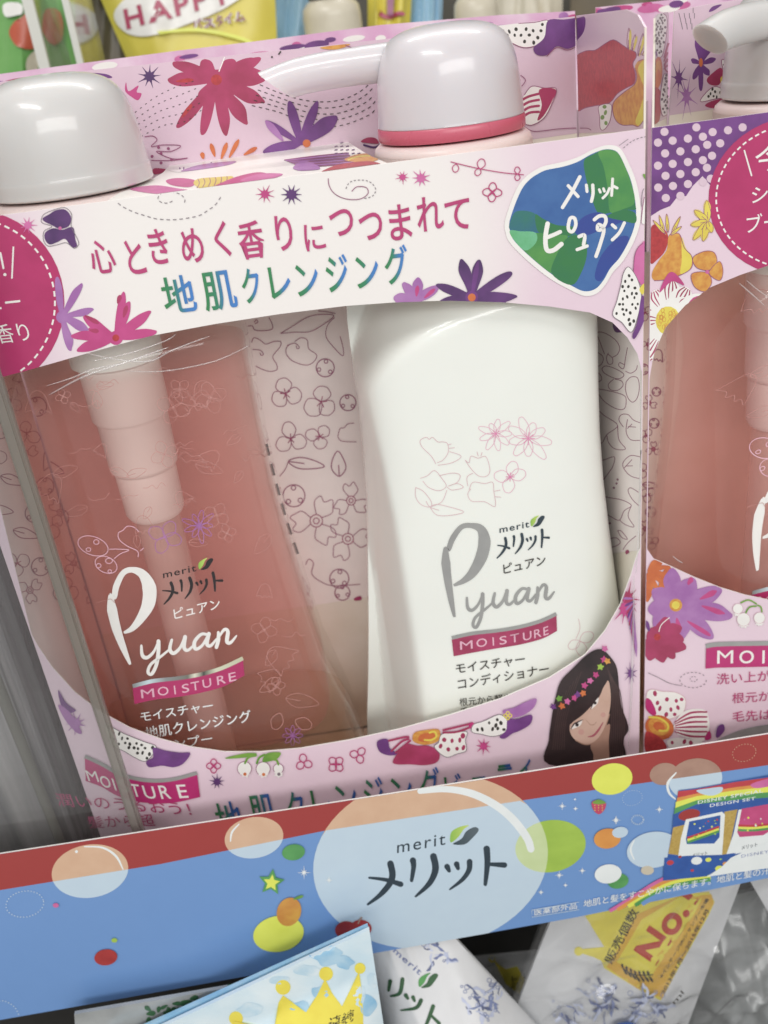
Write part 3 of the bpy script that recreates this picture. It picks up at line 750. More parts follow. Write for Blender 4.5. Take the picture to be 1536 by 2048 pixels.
A.dotted(zf((440, 650), (450, 605), (510, 585), (600, 545), (640, 560), (662, 600), (640, 655), (570, 678), (500, 665)), 'white', 'text_brown', 'line_grey', 14, 3.4)
A.poly(zf((660, 575), (720, 570), (805, 545), (800, 600), (740, 640), (690, 660), (640, 692), (610, 680), (650, 640)), 'violet')
A.poly(zf((630, 520), (700, 500), (760, 470), (835, 445), (820, 500), (760, 545), (690, 565), (650, 555)), 'lilac'); A.loops(zf((660, 550))[0], 8, 4, 2.2, 'yellow')
A.star(zf((512, 738))[0], 18, 'rose', 8)
# portrait of a girl with a flower garland
A.poly(zf((912, 850), (912, 700), (930, 560), (950, 450), (985, 340), (1060, 260), (1130, 190), (1190, 150), (1240, 145), (1290, 190), (1330, 260), (1345, 400), (1360, 500), (1390, 580), (1400, 640), (1370, 700), (1350, 860)), 'hair')
A.poly(zf((1172, 720), (1280, 600), (1280, 700), (1275, 860), (1190, 860), (1185, 790)), 'skin_shade')
A.poly(zf((1040, 620), (1060, 540), (1110, 505), (1150, 470), (1200, 420), (1235, 360), (1275, 335), (1290, 400), (1290, 480), (1275, 560), (1245, 640), (1200, 705), (1150, 728), (1090, 710), (1050, 670)), 'skin')
A.poly(zf((1030, 610), (1035, 540), (1080, 490), (1130, 460), (1180, 410), (1230, 330), (1272, 330), (1246, 378), (1220, 436), (1172, 492), (1118, 546), (1066, 584)), 'hair')
A.poly(zf((1050, 632), (1066, 604), (1090, 592), (1116, 580), (1108, 606), (1084, 622)), 'eye_white'); A.dot(zf((1085, 606))[0], 3.6, 'hair'); A.stroke(zf((1046, 634), (1066, 602), (1092, 588), (1122, 574)), 2.6, 'hair', taper=[.5, 1.1, 1, .4])
A.poly(zf((1172, 508), (1184, 478), (1200, 455), (1216, 440), (1214, 466), (1196, 492)), 'eye_white'); A.dot(zf((1195, 472))[0], 3.2, 'hair'); A.stroke(zf((1168, 512), (1182, 476), (1200, 450), (1222, 428)), 2.4, 'hair', taper=[.4, 1, 1.1, .5])
A.stroke(zf((1130, 570), (1152, 590), (1168, 606), (1190, 604), (1204, 588)), 1.6, 'skin_shade', taper=[.2, .6, 1, 1, .6]); A.dot(zf((1110, 650))[0], 6, 'blush_soft'); A.dot(zf((1245, 545))[0], 5, 'blush_soft')
A.stroke(zf((1075, 700), (1140, 728), (1200, 706), (1250, 640), (1284, 540)), 2.2, 'skin_shade')
for k in range(7): A.stroke(zf((1270 + k * 9, 250 + k * 20), (1300 + k * 8, 400), (1296 + k * 13, 600), (1290 + k * 12, 800)), 1.4, 'hair_brown')
for k in range(6): A.stroke(zf((1000 + k * 22, 420 - k * 28), (960 + k * 12, 560), (935 + k * 14, 760)), 1.2, 'hair_brown')
A.stroke(zf((1150, 680), (1185, 672), (1215, 640), (1245, 590)), 4.2, 'lip', taper=[.3, 1, 1, .3])
for x, y, mt in ((938, 495, 'violet'), (975, 445, 'leaf_green'), (992, 490, 'orange'), (1025, 462, 'blush'), (1068, 440, 'rose'), (1090, 420, 'violet'), (1122, 412, 'orange'), (1130, 365, 'rose'), (1165, 335, 'blush'), (1200, 300, 'rose'), (1228, 250, 'lime'), (1250, 205, 'rose'), (1255, 140, 'blush'), (1270, 215, 'amber')):
    A.star(zf((x, y))[0], 7.5, mt, 5, 1, .6)
zg = Z(1236, 1080, 4.877)
for c, r, mt in (((90, 560), 26, 'crimson'), ((60, 660), 26, 'rose'), ((120, 1290), 16, 'violet')): A.star(zg(c)[0], r, mt, 9, 1.5, .3)
for i in range(16):
    x = 60 + i * 9; A.petal(zg((150, 560 + i * 12))[0], zg((x - 20, 560 + i * 38))[0], 5, ('lilac', 'crimson', 'violet')[i % 3], .2)
front = link('front_panel', bm, mats, carton, smooth=False)

# ledge behind the band's fold
LP = Plane(W(0, 1, TOP), Vector((0, 0, 1)), Vector((1, 0, 0)))
led = [(214, 402), (240, 385), (290, 366), (325, 346), (340, 330)]
o2 = LP.pxuv(led) + [Vector((-.15 * S, (YB - 1) * S))] + [Vector((.058 * S, (YB - 1) * S))] + LP.pxuv([(742, 313), (775, 326), (842, 324)])
o2 = [Vector((p.x, max(p.y, .0005))) for p in o2]
bm = bmesh.new(); mats = ['card_white', 'card_back', 'card_edge']; slab(bm, LP, o2, [], .0004, (0, 1, 2))
A = Art(bm, LP, mats, [plane_px(LP, o2)])
zh = Z(0, 0, 3.072); zi = Z(500, 0, 3.072)
A.dotted(zh((1040, 1040), (1150, 1005), (1300, 990), (1440, 985), (1380, 1010), (1200, 1040), (1100, 1060)), 'white', 'deep_purple', None, 14, 2)
A.poly(zh((1110, 1055), (1200, 1020), (1330, 1000), (1450, 992), (1400, 1015), (1250, 1040)), 'lilac')
A.poly(zh((1020, 1110), (1100, 1095), (1200, 1110), (1170, 1150), (1060, 1140)), 'rose'); A.poly(zh((800, 1165), (950, 1140), (1100, 1160), (1180, 1175), (1000, 1195)), 'blush')
A.poly(zh((1190, 1130), (1220, 1100), (1330, 1090), (1430, 1085), (1410, 1120), (1330, 1145), (1250, 1165)), 'yellow')
for k in range(6): A.stroke(zh((1200 + k * 36, 1170 - k * 4), (1225 + k * 34, 1130 - k * 5), (1215 + k * 36, 1100 - k * 3)), 1.5, 'line_plum')
A.poly(zh((1300, 1160), (1370, 1120), (1480, 1080), (1600, 1060), (1680, 1090), (1560, 1130), (1420, 1155)), 'rose')
A.poly(zi((-60, 1110), (60, 1070), (200, 1070), (140, 1100), (40, 1120)), 'blush')
for k in range(9): A.stroke(zi((210 + k * 10, 985 + k * 4), (400, 960 + k * 8), (600 + k * 8, 940 + k * 8)), 2.0, 'lilac' if k % 2 else 'line_plum')
A.poly(zi((265, 1030), (320, 990), (400, 1010), (430, 1040), (350, 1050), (290, 1048)), 'lilac')
A.poly(zi((580, 985), (640, 955), (720, 945), (800, 960), (770, 990), (680, 1000)), 'amber'); A.stroke(zi((600, 985), (660, 965), (740, 960), (780, 972)), 3, 'yellow')
A.poly(zi((430, 1065), (520, 1020), (640, 998), (760, 995), (840, 1035), (700, 1060), (500, 1080)), 'brick')
for k in range(20): A.stroke(zi((520 + (k % 5) * 35, 880 + (k // 5) * 22), (538 + (k % 5) * 35, 876 + (k // 5) * 22)), 2, 'deep_purple', smooth=False)
for c in ((890, 988), (955, 995), (880, 1012), (1040, 1002)): A.dot(zi(c)[0], 6, 'rose', ry=3)
link('ledge_panel', bm, mats, carton, smooth=False)

# inner prints: line flowers on the insides of the walls
def doodle_back(A, x0, y0, x1, y1, seed, step=62, skew=.2):
    random.seed(seed); y = y0; row = 0
    while y < y1:
        x = x0 + (row % 2) * step * .5
        while x < x1:
            c = (x + random.uniform(-9, 9) + (y - y0) * skew, y + random.uniform(-8, 8)); r = step * random.uniform(.36, .46); k = random.random()
            if k < .3: A.pansy(c, r, 1.4, 'doodle', 'doodle_heart', random.uniform(0, 120))
            elif k < .5: A.berry(c, r * .7, 1.9, 'doodle')
            elif k < .7: A.leaf((c[0] - r, c[1] + random.uniform(-15, 15)), (c[0] + r, c[1] + random.uniform(-15, 15)), r * .8, 1.9, 'doodle')
            elif k < .87: A.wavy(c, r, 1.4, 'doodle', 'doodle_heart', random.uniform(0, 120))
            else: A.bell(c, r, 1.9, 'doodle', random.uniform(-60, 60))
            x += step
        y += step * .92; row += 1
HP = frontal(YB)
htop = [(-90, 175), (0, 164), (176, 141), (350, 123), (500, 107), (600, 97), (790, 76), (983, 53), (1170, 30)]
hu = HP.pxuv(htop); hu = [Vector((max(p.x, XL * S + .0006), p.y)) for p in hu]; hu[-1].x = .3438 * S
hu[0].x = XL * S + .0006
o3 = [Vector((XL * S + .0006, (FLOOR + .002) * S)), Vector((.3438 * S, (FLOOR + .002) * S))] + list(reversed(hu))
bm = bmesh.new(); mats = ['card_back', 'card_white', 'card_edge']; slab(bm, HP, o3, [], .0005, (0, 1, 2))
A = Art(bm, HP, mats, [plane_px(HP, o3)])
pk = [(1185, 28), (1185, 262), (950, 262), (721, 300), (500, 330), (0, 400), (-200, 420), (-200, 180)] 
A.poly([(-300, 150), (1185, -40), (1185, 262), (700, 330), (-300, 460)], 'card_pink', smooth=False)
A.poly([(-200, 640), (480, 560), (720, 540), (900, 540), (1300, 500), (1300, 1080), (1200, 1120), (900, 1165), (720, 1196), (650, 1207), (500, 1228), (-100, 1310)], 'card_inner', smooth=False)
# header flowers
P = zh((1330, 490)); c = P[0]
A.daisy(c, zh((1030, 490), (1060, 385), (1240, 370), (1085, 785), (1240, 830), (1390, 835), (1520, 765)) + [(470, 120), (510, 118), (527, 145), (530, 160), (530, 205)], 26, 'crimson')
A.daisy(c, zh((1180, 430), (1420, 640), (1230, 640), (1520, 520)), 28, 'crimson', 'brick', 11)
A.petal((520, 117), (478, 140), 22, 'crimson'); A.stroke(zh((1380, 350), (1365, 390), (1345, 440)), 2, 'white')
for q in ((zh((1085, 500))[0], zh((1190, 490))[0]), (zh((1120, 720))[0], zh((1180, 640))[0])): A.petal(q[0], q[1], 8, 'brick')
A.star((299, 153), 25, 'deep_purple', 9); A.poly(zh((775, 505), (790, 560), (850, 525), (840, 565), (870, 575), (850, 615), (815, 600), (770, 560)), 'rose')
A.petal(zh((570, 452))[0], zh((690, 475))[0], 8, 'violet')
for k in range(5):
    A.dashes([(262 + k * 7, 262 - k * 12 + 6), (300 + k * 6, 215 - k * 9), (350, 185 - k * 4), (380, 170)] if False else [(270 + k * 3, 225 + k * 12), (310 + k * 4, 195 + k * 14), (350 + k * 5, 175 + k * 17), (395 + k * 2, 160 + k * 15)], 1.5, 'text_brown', 4, 9)
zj = zi
for k in range(5):
    A.dashes(zj((60 - k * 12, 520 + k * 32), (180, 570 + k * 30), (330, 615 + k * 34), (480, 625 + k * 38), (600, 600 + k * 40), (700 + k * 8, 545 + k * 40), (770, 470 + k * 50)), 1.6, 'text_brown', 7, 7)
c = zi((310, 880))[0]
for tip, w in (((240, 620), 21), ((415, 620), 19), ((535, 715), 30), ((95, 740), 13), ((80, 935), 24)): A.petal(c, zi(tip)[0], w, 'violet', .1)
A.petal(zi((200, 860))[0], zi((95, 740))[0], 14, 'lilac'); A.dot(zi((348, 880))[0], 8, 'orange')
for a, b in (((1320, 960), (1295, 880)), ((1360, 975), (1395, 875)), ((1410, 965), (1468, 855)), ((1500, 950), (1580, 905)), ((1250, 975), (1240, 935))): A.petal(zh(a)[0], zh(b)[0], 9, 'orange')
A.stroke(zh((890, 840), (940, 835), (965, 860), (930, 900), (1000, 890), (1110, 895), (1050, 930), (960, 930), (1060, 975), (1155, 970), (1060, 985), (930, 985)), 1.7, 'line_plum')
for q in ((975, 905), (1035, 912), (990, 942), (1055, 980), (990, 1000), (935, 960)): A.dot(zh(q)[0], 3, 'line_plum')
A.poly(zh((945, 1035), (1000, 1035), (1020, 1045), (985, 1065), (945, 1068)), 'crimson')
A.poly(zi((680, 870), (720, 845), (770, 848), (790, 880), (740, 880)), 'crimson'); A.stroke(zi((700, 890), (760, 905), (800, 890)), 4, 'deep_purple')
A.poly([(640, 95), (700, 88), (672, 99)], 'amber'); A.stroke([(690, 90), (705, 96)], 1.6, 'line_plum')
A.stroke(zi((160, 310), (135, 350)), 4, 'text_brown'); A.stroke(zi((190, 315), (175, 335)), 3, 'text_brown')
A.poly(zi((895, 232), (945, 222), (930, 245), (905, 250)), 'brick')
zk = Z(768, 0, 2)
A.dotted(zk((435, 105), (520, 95), (600, 90), (655, 82), (650, 130), (620, 175), (560, 190), (500, 165), (460, 130)), 'white', 'text_brown', 'line_plum', 15, 3.4)
A.poly(zk((655, 82), (720, 78), (800, 72), (803, 120), (780, 170), (735, 195), (690, 185), (650, 220), (610, 218), (598, 190), (640, 150)), 'violet')
A.stroke(zk((803, 120), (780, 175), (735, 200), (690, 190), (650, 225)), 1.5, 'line_plum')
A.poly(zk((560, 380), (590, 345), (640, 352), (688, 355), (672, 410), (640, 470), (590, 500), (555, 490), (540, 440)), 'white'); A.stroke(zk((560, 380), (590, 345), (640, 352), (688, 355), (672, 410), (640, 470), (590, 500), (550, 490)), 1.6, 'line_plum')
A.poly(zk((620, 358), (686, 358), (668, 410), (636, 465), (612, 480), (630, 420)), 'crimson')
for k in range(4): A.stroke(zk((550, 400 + k * 24), (580, 385 + k * 22), (618, 375 + k * 24)), 5, 'crimson')
A.stroke(zk((545, 300), (565, 320), (550, 345)), 1.4, 'line_plum'); A.stroke(zk((560, 505), (600, 525), (700, 515), (780, 512), (800, 522)), 1.6, 'line_plum')
# line flowers between and beside the bottles
zl = Z(480, 600, 3.2)
def lp(*pts): A.stroke(zl(*pts), 1.5, 'doodle')
lp((50, 165), (80, 165), (95, 190), (150, 195), (205, 185), (205, 150), (185, 110)); lp((95, 150), (115, 140), (105, 125), (90, 140))
lp((75, 270), (90, 240), (130, 255), (165, 280), (215, 265), (260, 265), (255, 300), (210, 360), (235, 410), (235, 445), (190, 455), (140, 440), (100, 420)); lp((80, 315), (130, 320), (150, 345), (135, 352), (128, 335))
lp((300, 290), (350, 275), (380, 300), (365, 310), (360, 290)); lp((350, 265), (390, 240), (430, 255), (440, 310), (490, 350), (470, 395), (420, 415), (340, 390), (300, 350), (295, 310), (320, 280))
lp((260, 212), (330, 170), (440, 105), (540, 90), (600, 100), (540, 150), (450, 200), (350, 205), (260, 212)); lp((605, 110), (560, 160), (550, 230), (590, 290), (655, 355), (660, 310), (640, 230)); lp((500, 70), (560, 75), (610, 85))
A.berry(zl((545, 432))[0], 18, 2.0, 'doodle'); A.berry(zl((690, 655))[0], 16, 2.0, 'doodle'); A.berry(zl((345, 1250))[0], 22, 2.0, 'doodle'); A.berry(zl((635, 1780))[0], 19, 2, 'doodle'); A.berry(zl((655, 1870))[0], 15, 2, 'doodle')
for c, r, rot in (((292, 598), 32, 10), ((520, 650), 34, 35), ((325, 885), 30, 20), ((510, 870), 25, 80)): A.pansy(zl(c)[0], r, 1.5, 'doodle', 'doodle_heart', rot)
A.leaf(zl((310, 1030))[0], zl((540, 1062))[0], 22, 2.1, 'doodle'); lp((310, 1030), (290, 1080), (255, 1125)); A.leaf(zl((635, 1125))[0], zl((625, 965))[0], 28, 2.1, 'doodle')
for c, r, rot in (((710, 1280), 34, 30), ((488, 1410), 48, 60), ((690, 1525), 42, 0)): A.wavy(zl(c)[0], r, 1.5, 'doodle', 'doodle_heart', rot)
lp((625, 870), (640, 820), (665, 815), (690, 790), (730, 785)); lp((625, 870), (650, 900), (745, 905)); lp((420, 1690), (440, 1655), (470, 1680), (460, 1750), (520, 1800), (600, 1825), (770, 1815))
A.poly(zl((730, 1905), (770, 1890), (775, 1915), (735, 1920)), 'doodle_heart')
doodle_back(A, -20, 700, 60, 1230, 3, 62, .22)
link('back_panel', bm, mats, carton, smooth=False)

SP = Plane(W(XR - .001, 1, 0), Vector((-1, 0, 0)), Vector((0, -1, 0)))
def su(y, z): p = W(XR - .001, y, z); return SP.uv(p)
st = SP.pxuv([(1171, 30), (1218, 23), (1250, 19), (1275, 30), (1292, 55), (1299, 88)])
st = [Vector((min(p.x, -.0005), p.y)) for p in st]; st[0].x = -(YB - 1.004) * S
o4 = [Vector((st[0].x, (FLOOR + .002) * S)), Vector((-.0005, (FLOOR + .002) * S)), Vector((-.0005, st[-1].y))] + list(reversed(st))
bm = bmesh.new(); mats = ['card_back', 'card_print_far', 'card_pink']; slab(bm, SP, o4, [], .0005, (0, 1, 2))
A = Art(bm, SP, mats, [plane_px(SP, o4)])
A.poly([(1140, -20), (1320, -20), (1320, 261), (1140, 267)], 'card_pink', smooth=False)
zm = Z(1136, 0, 3.84)
A.poly(zm((130, 130), (60, 140), (-60, 130), (-60, 330), (0, 360), (90, 290), (130, 220)), 'violet')
for y in range(0): pass
red = zm((350, 305), (420, 345), (465, 375), (520, 400), (525, 440), (500, 490), (520, 570), (510, 640), (440, 680), (380, 720), (320, 790), (220, 810), (130, 830), (70, 862), (5, 862), (25, 800), (10, 700), (15, 640), (50, 560), (40, 480), (60, 430), (140, 390), (210, 385), (280, 340))
A.poly(red, 'brick', n=3); A.stroke(red, 1.6, 'line_plum', closed=True, n=3)
yel = zm((540, 470), (590, 455), (640, 475), (640, 860), (600, 900), (545, 970), (500, 960), (420, 960), (370, 925), (345, 850), (355, 780), (430, 710), (510, 650), (530, 590), (515, 520))
A.poly(yel, 'amber'); A.poly(zm((590, 458), (640, 478), (640, 860), (590, 905), (550, 965), (520, 930), (560, 820), (590, 700), (560, 600), (540, 520)), 'yellow'); A.stroke(yel, 1.6, 'line_plum')
for a, b in (((465, 380), (470, 215)), ((495, 385), (520, 265)), ((540, 430), (580, 255)), ((560, 420), (645, 300)), ((575, 425), (640, 350))): A.leaf(zm(a)[0], zm(b)[0], 6, 1.3, 'line_plum'); A.petal(zm((a[0] + 12, a[1]))[0], zm((b[0] + 12, b[1] + 10))[0], 5, 'yellow')
A.dotted(zm((240, 815), (330, 800), (335, 870), (320, 940), (280, 995), (250, 985), (245, 900)), 'white', 'leaf_green', 'line_plum', 13, 4)
A.stroke(zm((0, 995), (80, 985), (150, 985), (180, 1000)), 1.6, 'line_plum')
A.poly([(1120, 560), (1330, 560), (1330, 1090), (1284, 1100), (1190, 1110), (1120, 1118)], 'card_inner', smooth=False)
zn = Z(1120, 600, 3.795)
def ln(*pts): A.stroke(zn(*pts), 1.5, 'doodle')
ln((265, 90), (240, 180), (212, 265)); ln((340, 410), (310, 330), (285, 250), (340, 250), (420, 300), (455, 360), (440, 410), (400, 435)); ln((370, 400), (355, 440), (370, 485), (400, 480), (400, 440), (365, 410))
ln((205, 385), (260, 385), (320, 420), (330, 460), (300, 500), (240, 500), (212, 470)); ln((240, 525), (270, 520), (262, 540), (245, 530)); ln((265, 525), (310, 570), (315, 610), (260, 620), (210, 590))
ln((320, 520), (350, 500), (420, 520), (485, 560), (470, 590), (420, 595), (340, 555), (320, 520)); ln((410, 600), (370, 640), (385, 680), (440, 685), (480, 650), (470, 615), (420, 600))
ln((515, 360), (500, 440), (485, 520), (450, 500), (455, 475), (490, 490)); ln((500, 540), (540, 555), (580, 530), (590, 495)); ln((505, 620), (540, 585), (590, 590), (605, 660), (590, 740), (555, 775), (520, 745), (500, 680), (505, 620))
ln((280, 690), (290, 675), (400, 695), (490, 725), (505, 770), (490, 825), (430, 825), (340, 770), (280, 690)); ln((255, 795), (330, 870), (440, 950), (360, 1020), (320, 1085), (280, 1050), (250, 980), (265, 955), (225, 905), (220, 880), (265, 830))
ln((440, 950), (450, 1060), (500, 1130), (420, 1130), (370, 1080), (360, 1030)); ln((620, 935), (560, 910), (520, 870), (470, 870), (450, 910), (485, 965)); ln((515, 905), (505, 1000), (540, 1060), (610, 1065)); ln((520, 960), (580, 965)); ln((515, 975), (550, 940))
ln((240, 1222), (330, 1215), (415, 1190), (405, 1260), (380, 1300), (350, 1340), (310, 1390), (260, 1435)); ln((610, 1190), (540, 1180), (490, 1220), (480, 1260), (510, 1310), (550, 1340), (605, 1355)); ln((490, 1275), (550, 1210)); ln((500, 1260), (555, 1258))
ln((265, 1480), (380, 1500), (480, 1520), (545, 1560), (490, 1600), (455, 1670), (400, 1650), (340, 1610), (300, 1540), (265, 1480)); ln((545, 1560), (520, 1640), (565, 1720), (500, 1705), (455, 1670)); ln((600, 1460), (540, 1425), (520, 1450), (550, 1510), (600, 1560))
ln((440, 1750), (470, 1755), (515, 1815), (470, 1800), (440, 1750)); ln((360, 1880), (370, 1820), (430, 1805), (460, 1840), (420, 1870), (360, 1880)); ln((480, 1895), (520, 1840), (580, 1790)); ln((300, 1850), (340, 1860), (360, 1885))
for q in ((440, 1362), (432, 1392), (412, 1425), (238, 1095), (264, 1120), (382, 1695), (365, 125), (295, 95)): A.dot(zn(q)[0], 2.2, 'doodle')
A.poly(zn((500, 1905), (520, 1895), (528, 1915), (505, 1930)), 'doodle_heart'); A.poly(zn((405, 180), (440, 205), (475, 240), (430, 245), (410, 220)), 'violet')
link('side_panel', bm, mats, carton, smooth=False)
# left wall, seen from inside past the clear bottle
SL = Plane(W(XL + .001, 1, 0), Vector((1, 0, 0)), Vector((0, 1, 0)))
o5 = [Vector((.0006, (FLOOR + .002) * S)), Vector(((YB - 1.004) * S, (FLOOR + .002) * S)), Vector(((YB - 1.004) * S, -.03 * S)), Vector((.03, -.02 * S)), Vector((.008, -.025 * S)), Vector((.0006, -.06 * S))]
bm = bmesh.new(); mats = ['card_inner', 'card_print_far', 'card_edge']; slab(bm, SL, o5, [], .0005, (0, 1, 2))
A = Art(bm, SL, mats, [plane_px(SL, o5)])
doodle_back(A, -60, 700, 150, 1200, 11, 58, .2)
link('side_panel', bm, mats, carton, smooth=False)
bm = bmesh.new(); box(bm, (XL + .004, 1.004, FLOOR - .0035), (XR - .004, YB - .004, FLOOR + .0015))
link('base_panel', bm, ['card_back'], carton, smooth=False)
# ------------------------------------------------------------------ pump bottles
HW = [(-.150, .066), (-.165, .074), (-.18, .092), (-.20, .115), (-.225, .131), (-.26, .142), (-.31, .147), (-.37, .148), (-.42, .148), (-.48, .149), (-.55, .153), (-.62, .160), (-.69, .168), (-.75, .175), (-.82, .184), (-.87, .191), (-.91, .197), (-.95, .201), (-.985, .203), (-1.01, .200), (-1.022, .193), (-1.028, .182)]
def lerp_tab(tab, z):
    if z >= tab[0][0]: return tab[0][1]
    for (a, x), (b, y) in zip(tab, tab[1:]):
        if z >= b: return x + (y - x) * (a - z) / (a - b)
    return tab[-1][1]
def sp(x, w): return w * math.log1p(math.exp(max(min(x / w, 40), -40)))
def bottle_body(ax, ay, inset=0.0, ztop=-.150, zbot=-1.028, flip=1, facet=True, flare=0.0):
    """rounded-rectangular pump bottle with a sloped shoulder and one bevelled flank, axis at (ax, ay)"""
    bm = bmesh.new(); N = 128; rows = []
    zs = []; nz = 130
    for i in range(nz + 1): zs.append(ztop + (zbot - ztop) * i / nz)
    for z in zs:
        hw = max(lerp_tab(HW, z) - inset + flare * max(0, min(1, (-.76 - z) / .1)), .004)
        if ztop < -.16 and z > ztop - .02: pass
        edge = min(1, max(0, (z - zbot) / .03)); rnd = .93 + .07 * math.sqrt(1 - (1 - edge) ** 2)
        hd = min(hw * 1.0, .099 - inset) if z < -.21 else min(hw, .066 + (.099 - .066) * max(0, min(1, (-.15 - z) / .06)) - inset)
        hd *= 1.0
        shoulder = max(0, min(1, (z + .30) / .13)); ex = 3.4 * (1 - shoulder) + 2.0 * shoulder
        row = []
        for k in range(N):
            a = 2 * math.pi * k / N; c, s_ = math.cos(a), math.sin(a)
            x = math.copysign(abs(c) ** (2 / ex), c) * hw * rnd; y = math.copysign(abs(s_) ** (2 / ex), s_) * hd * rnd
            if facet and y < 0:
                xr = x * flip
                w = min(1, -y / (hd * .6))
                fx = -hw + .006 + .085 * max(0, min(1, (-.36 - z) / .62)) ** 1.1
                d = 1.5 * sp(fx - xr, .0016) * w
                zsh = -.284 - .105 * math.exp(-max(0, (xr + .145)) / .065)
                d += 1.3 * sp(z - zsh, .0022) * w * (1 if z > -.6 else 0)
                y = min(y + d, 0.0)
            row.append(bm.verts.new(W(ax + x, ay + y, z)))
        rows.append(row)
    for a, b in zip(rows, rows[1:]):
        for k in range(N): bm.faces.new((a[k], a[(k + 1) % N], b[(k + 1) % N], b[k]))
    bm.faces.new(rows[0]); bm.faces.new(rows[-1])
    bmesh.ops.recalc_face_normals(bm, faces=bm.faces)
    return bm

def pump_dome(ax, ay, zb, zt, rb, rim=True):
    bm = bmesh.new(); H = zt - zb
    pr = [(rb * .93, zb - .002), (rb, zb), (rb * .998, zb + .004)]
    if rim: pr += [(rb * .994, zb + .016), (rb * .984, zb + .0175)]
    pr += [(rb * .972, zb + H * .30), (rb * .955, zb + H * .45), (rb * .925, zb + H * .6), (rb * .88, zb + H * .72), (rb * .80, zb + H * .83), (rb * .68, zb + H * .91), (rb * .5, zb + H * .965), (rb * .28, zb + H * .992), (rb * .02, zb + H)]
    P = [Vector(p) for p in pr]; out = []
    lathe(bm, (ax, ay), [tuple(p) for p in catmull(pr, False, 3)], 96)
    return bm
def pump_spout(ax, ay, zc, r0, ang, L):
    bm = bmesh.new(); d = Vector((-math.cos(ang), math.sin(ang), 0)); s = Vector((ax, ay, zc))
    path = [s + d * t + Vector((0, 0, dz)) for t, dz in ((r0 * .5, 0), (r0 + .01, 0), (L * .5, 0), (L * .66, -.0005), (L * .76, -.0015), (L * .85, -.0030), (L * .93, -.0055), (L * 1.0, -.0085))]
    tube(bm, path, [.0200, .0194, .0191, .0190, .0189, .0188, .0186, .0182, .0172], 40, .9, .014)
    return bm

def make_pump(root, ax, ay, zb, zt, rb, mat, ring=False, chamber=False, spout_ang=.12, spout_len=.2, zc=None):
    zc = zc or zb + .068
    if ring: link('pump_head', pump_dome(ax, ay, zb + .0125, zt, rb * .985, False), [mat], root, angle=50)
    else: link('pump_head', pump_dome(ax, ay, zb, zt, rb), [mat], root, angle=50)
    link('spout', pump_spout(ax, ay, zc, rb, spout_ang, spout_len), [mat], root, angle=50)
    if ring:
        bm = bmesh.new(); lathe(bm, (ax, ay), [(rb * .9, zb - .003), (rb * .985, zb - .002), (rb, zb), (rb * 1.0, zb + .0105), (rb * .985, zb + .0122), (rb * .9, zb + .0122)], 96); link('pump_ring', bm, ['pump_ring'], root)
    bm = bmesh.new(); cb = zb - .010; rc = rb * 1.075
    lathe(bm, (ax, ay), [(rc * .8, cb + .006), (rc * .93, cb + .005), (rc * .985, cb + .001), (rc, cb - .004), (rc, cb - .0045), (rc, cb - .032), (rc, cb - .0325), (rc * .95, cb - .034)], 160, ribs=(cb - .0322, cb - .0042, .009)); link('collar', bm, ['pump_collar'], root, angle=60)
    if chamber:
        bm = bmesh.new()
        lathe(bm, (ax, ay), [(.030, -.17), (.055, -.19), (.055, -.30), (.0545, -.318), (.048, -.322), (.0475, -.388), (.0455, -.391), (.0435, -.394), (.0425, -.455), (.0415, -.459), (.0385, -.462), (.0375, -.52), (.034, -.527), (.02, -.528)], 64); link('pump_chamber', bm, ['pump_natural'], root)
        bm = bmesh.new(); lathe(bm, (ax, ay), [(.029, -.526), (.029, -1.0), (.0225, -1.0), (.0225, -.526)], 48); link('dip_tube', bm, ['tube_clear'], root)

def logo_kana(A, quad, mat, k=1.0):
    """the four rounded katakana of the maker's word mark; quad maps 0..100 x 0..50 to the photo"""
    o, ux, uy = quad; o = Vector(o); ux = Vector(ux); uy = Vector(uy)
    q = lambda *p: [o + ux * (x / 100) + uy * (y / 50) for x, y in p]
    L = ux.length / 100 * k
    def t(w, tp, *p): A.stroke(q(*p), w * L, mat, taper=tp)
    t(5.2, [1, 1, .85, .35], (17.5, 14), (19, 24), (17, 32), (10, 41), (1, 48)); t(4.4, [.4, 1], (2, 24), (14, 28), (25, 34))
    t(5, [1, .8, .55], (34, 14), (34.5, 20), (33, 32)); t(5.4, [1, 1, .8, .3], (49, 13), (50.5, 25), (46, 37), (36, 47))
    t(5, [.9, 1, .6], (59, 24), (60.5, 28)); t(5, [.9, 1, .6], (66, 23), (67, 27)); t(4.6, [1, .9, .7, .3], (75.5, 22.5), (75, 30), (70, 38), (61, 45))
    t(5.2, [1, .9, .55], (88, 13), (88.5, 26), (87, 45)); t(4.4, [.6, 1], (89, 27), (101, 30))
def leaf_mark(A, a, b, dark, pale):
    a = Vector(a); b = Vector(b); d = b - a; n = Vector((-d.y, d.x))
    A.poly([a, a + d * .35 + n * .20, a + d * .7 + n * .13, b, b - d * .08 - n * .16, a + d * .6 - n * .16, a + d * .35 - n * .02], dark, n=4)
    A.poly([a - d * .04 - n * .08, a + d * .28 - n * .12, a + d * .55 - n * .26, a + d * .78 - n * .3, a + d * .5 - n * .40, a + d * .15 - n * .38], pale, n=4)
def script_logo(A, z, mat, p_pts, rest):
    A.stroke(z(*p_pts[0][0]), p_pts[0][1], mat, taper=p_pts[0][2]); A.stroke(z(*p_pts[1][0]), p_pts[1][1], mat, taper=p_pts[1][2])
    for pts, w, tp in rest: A.stroke(z(*pts), w, mat, taper=tp)
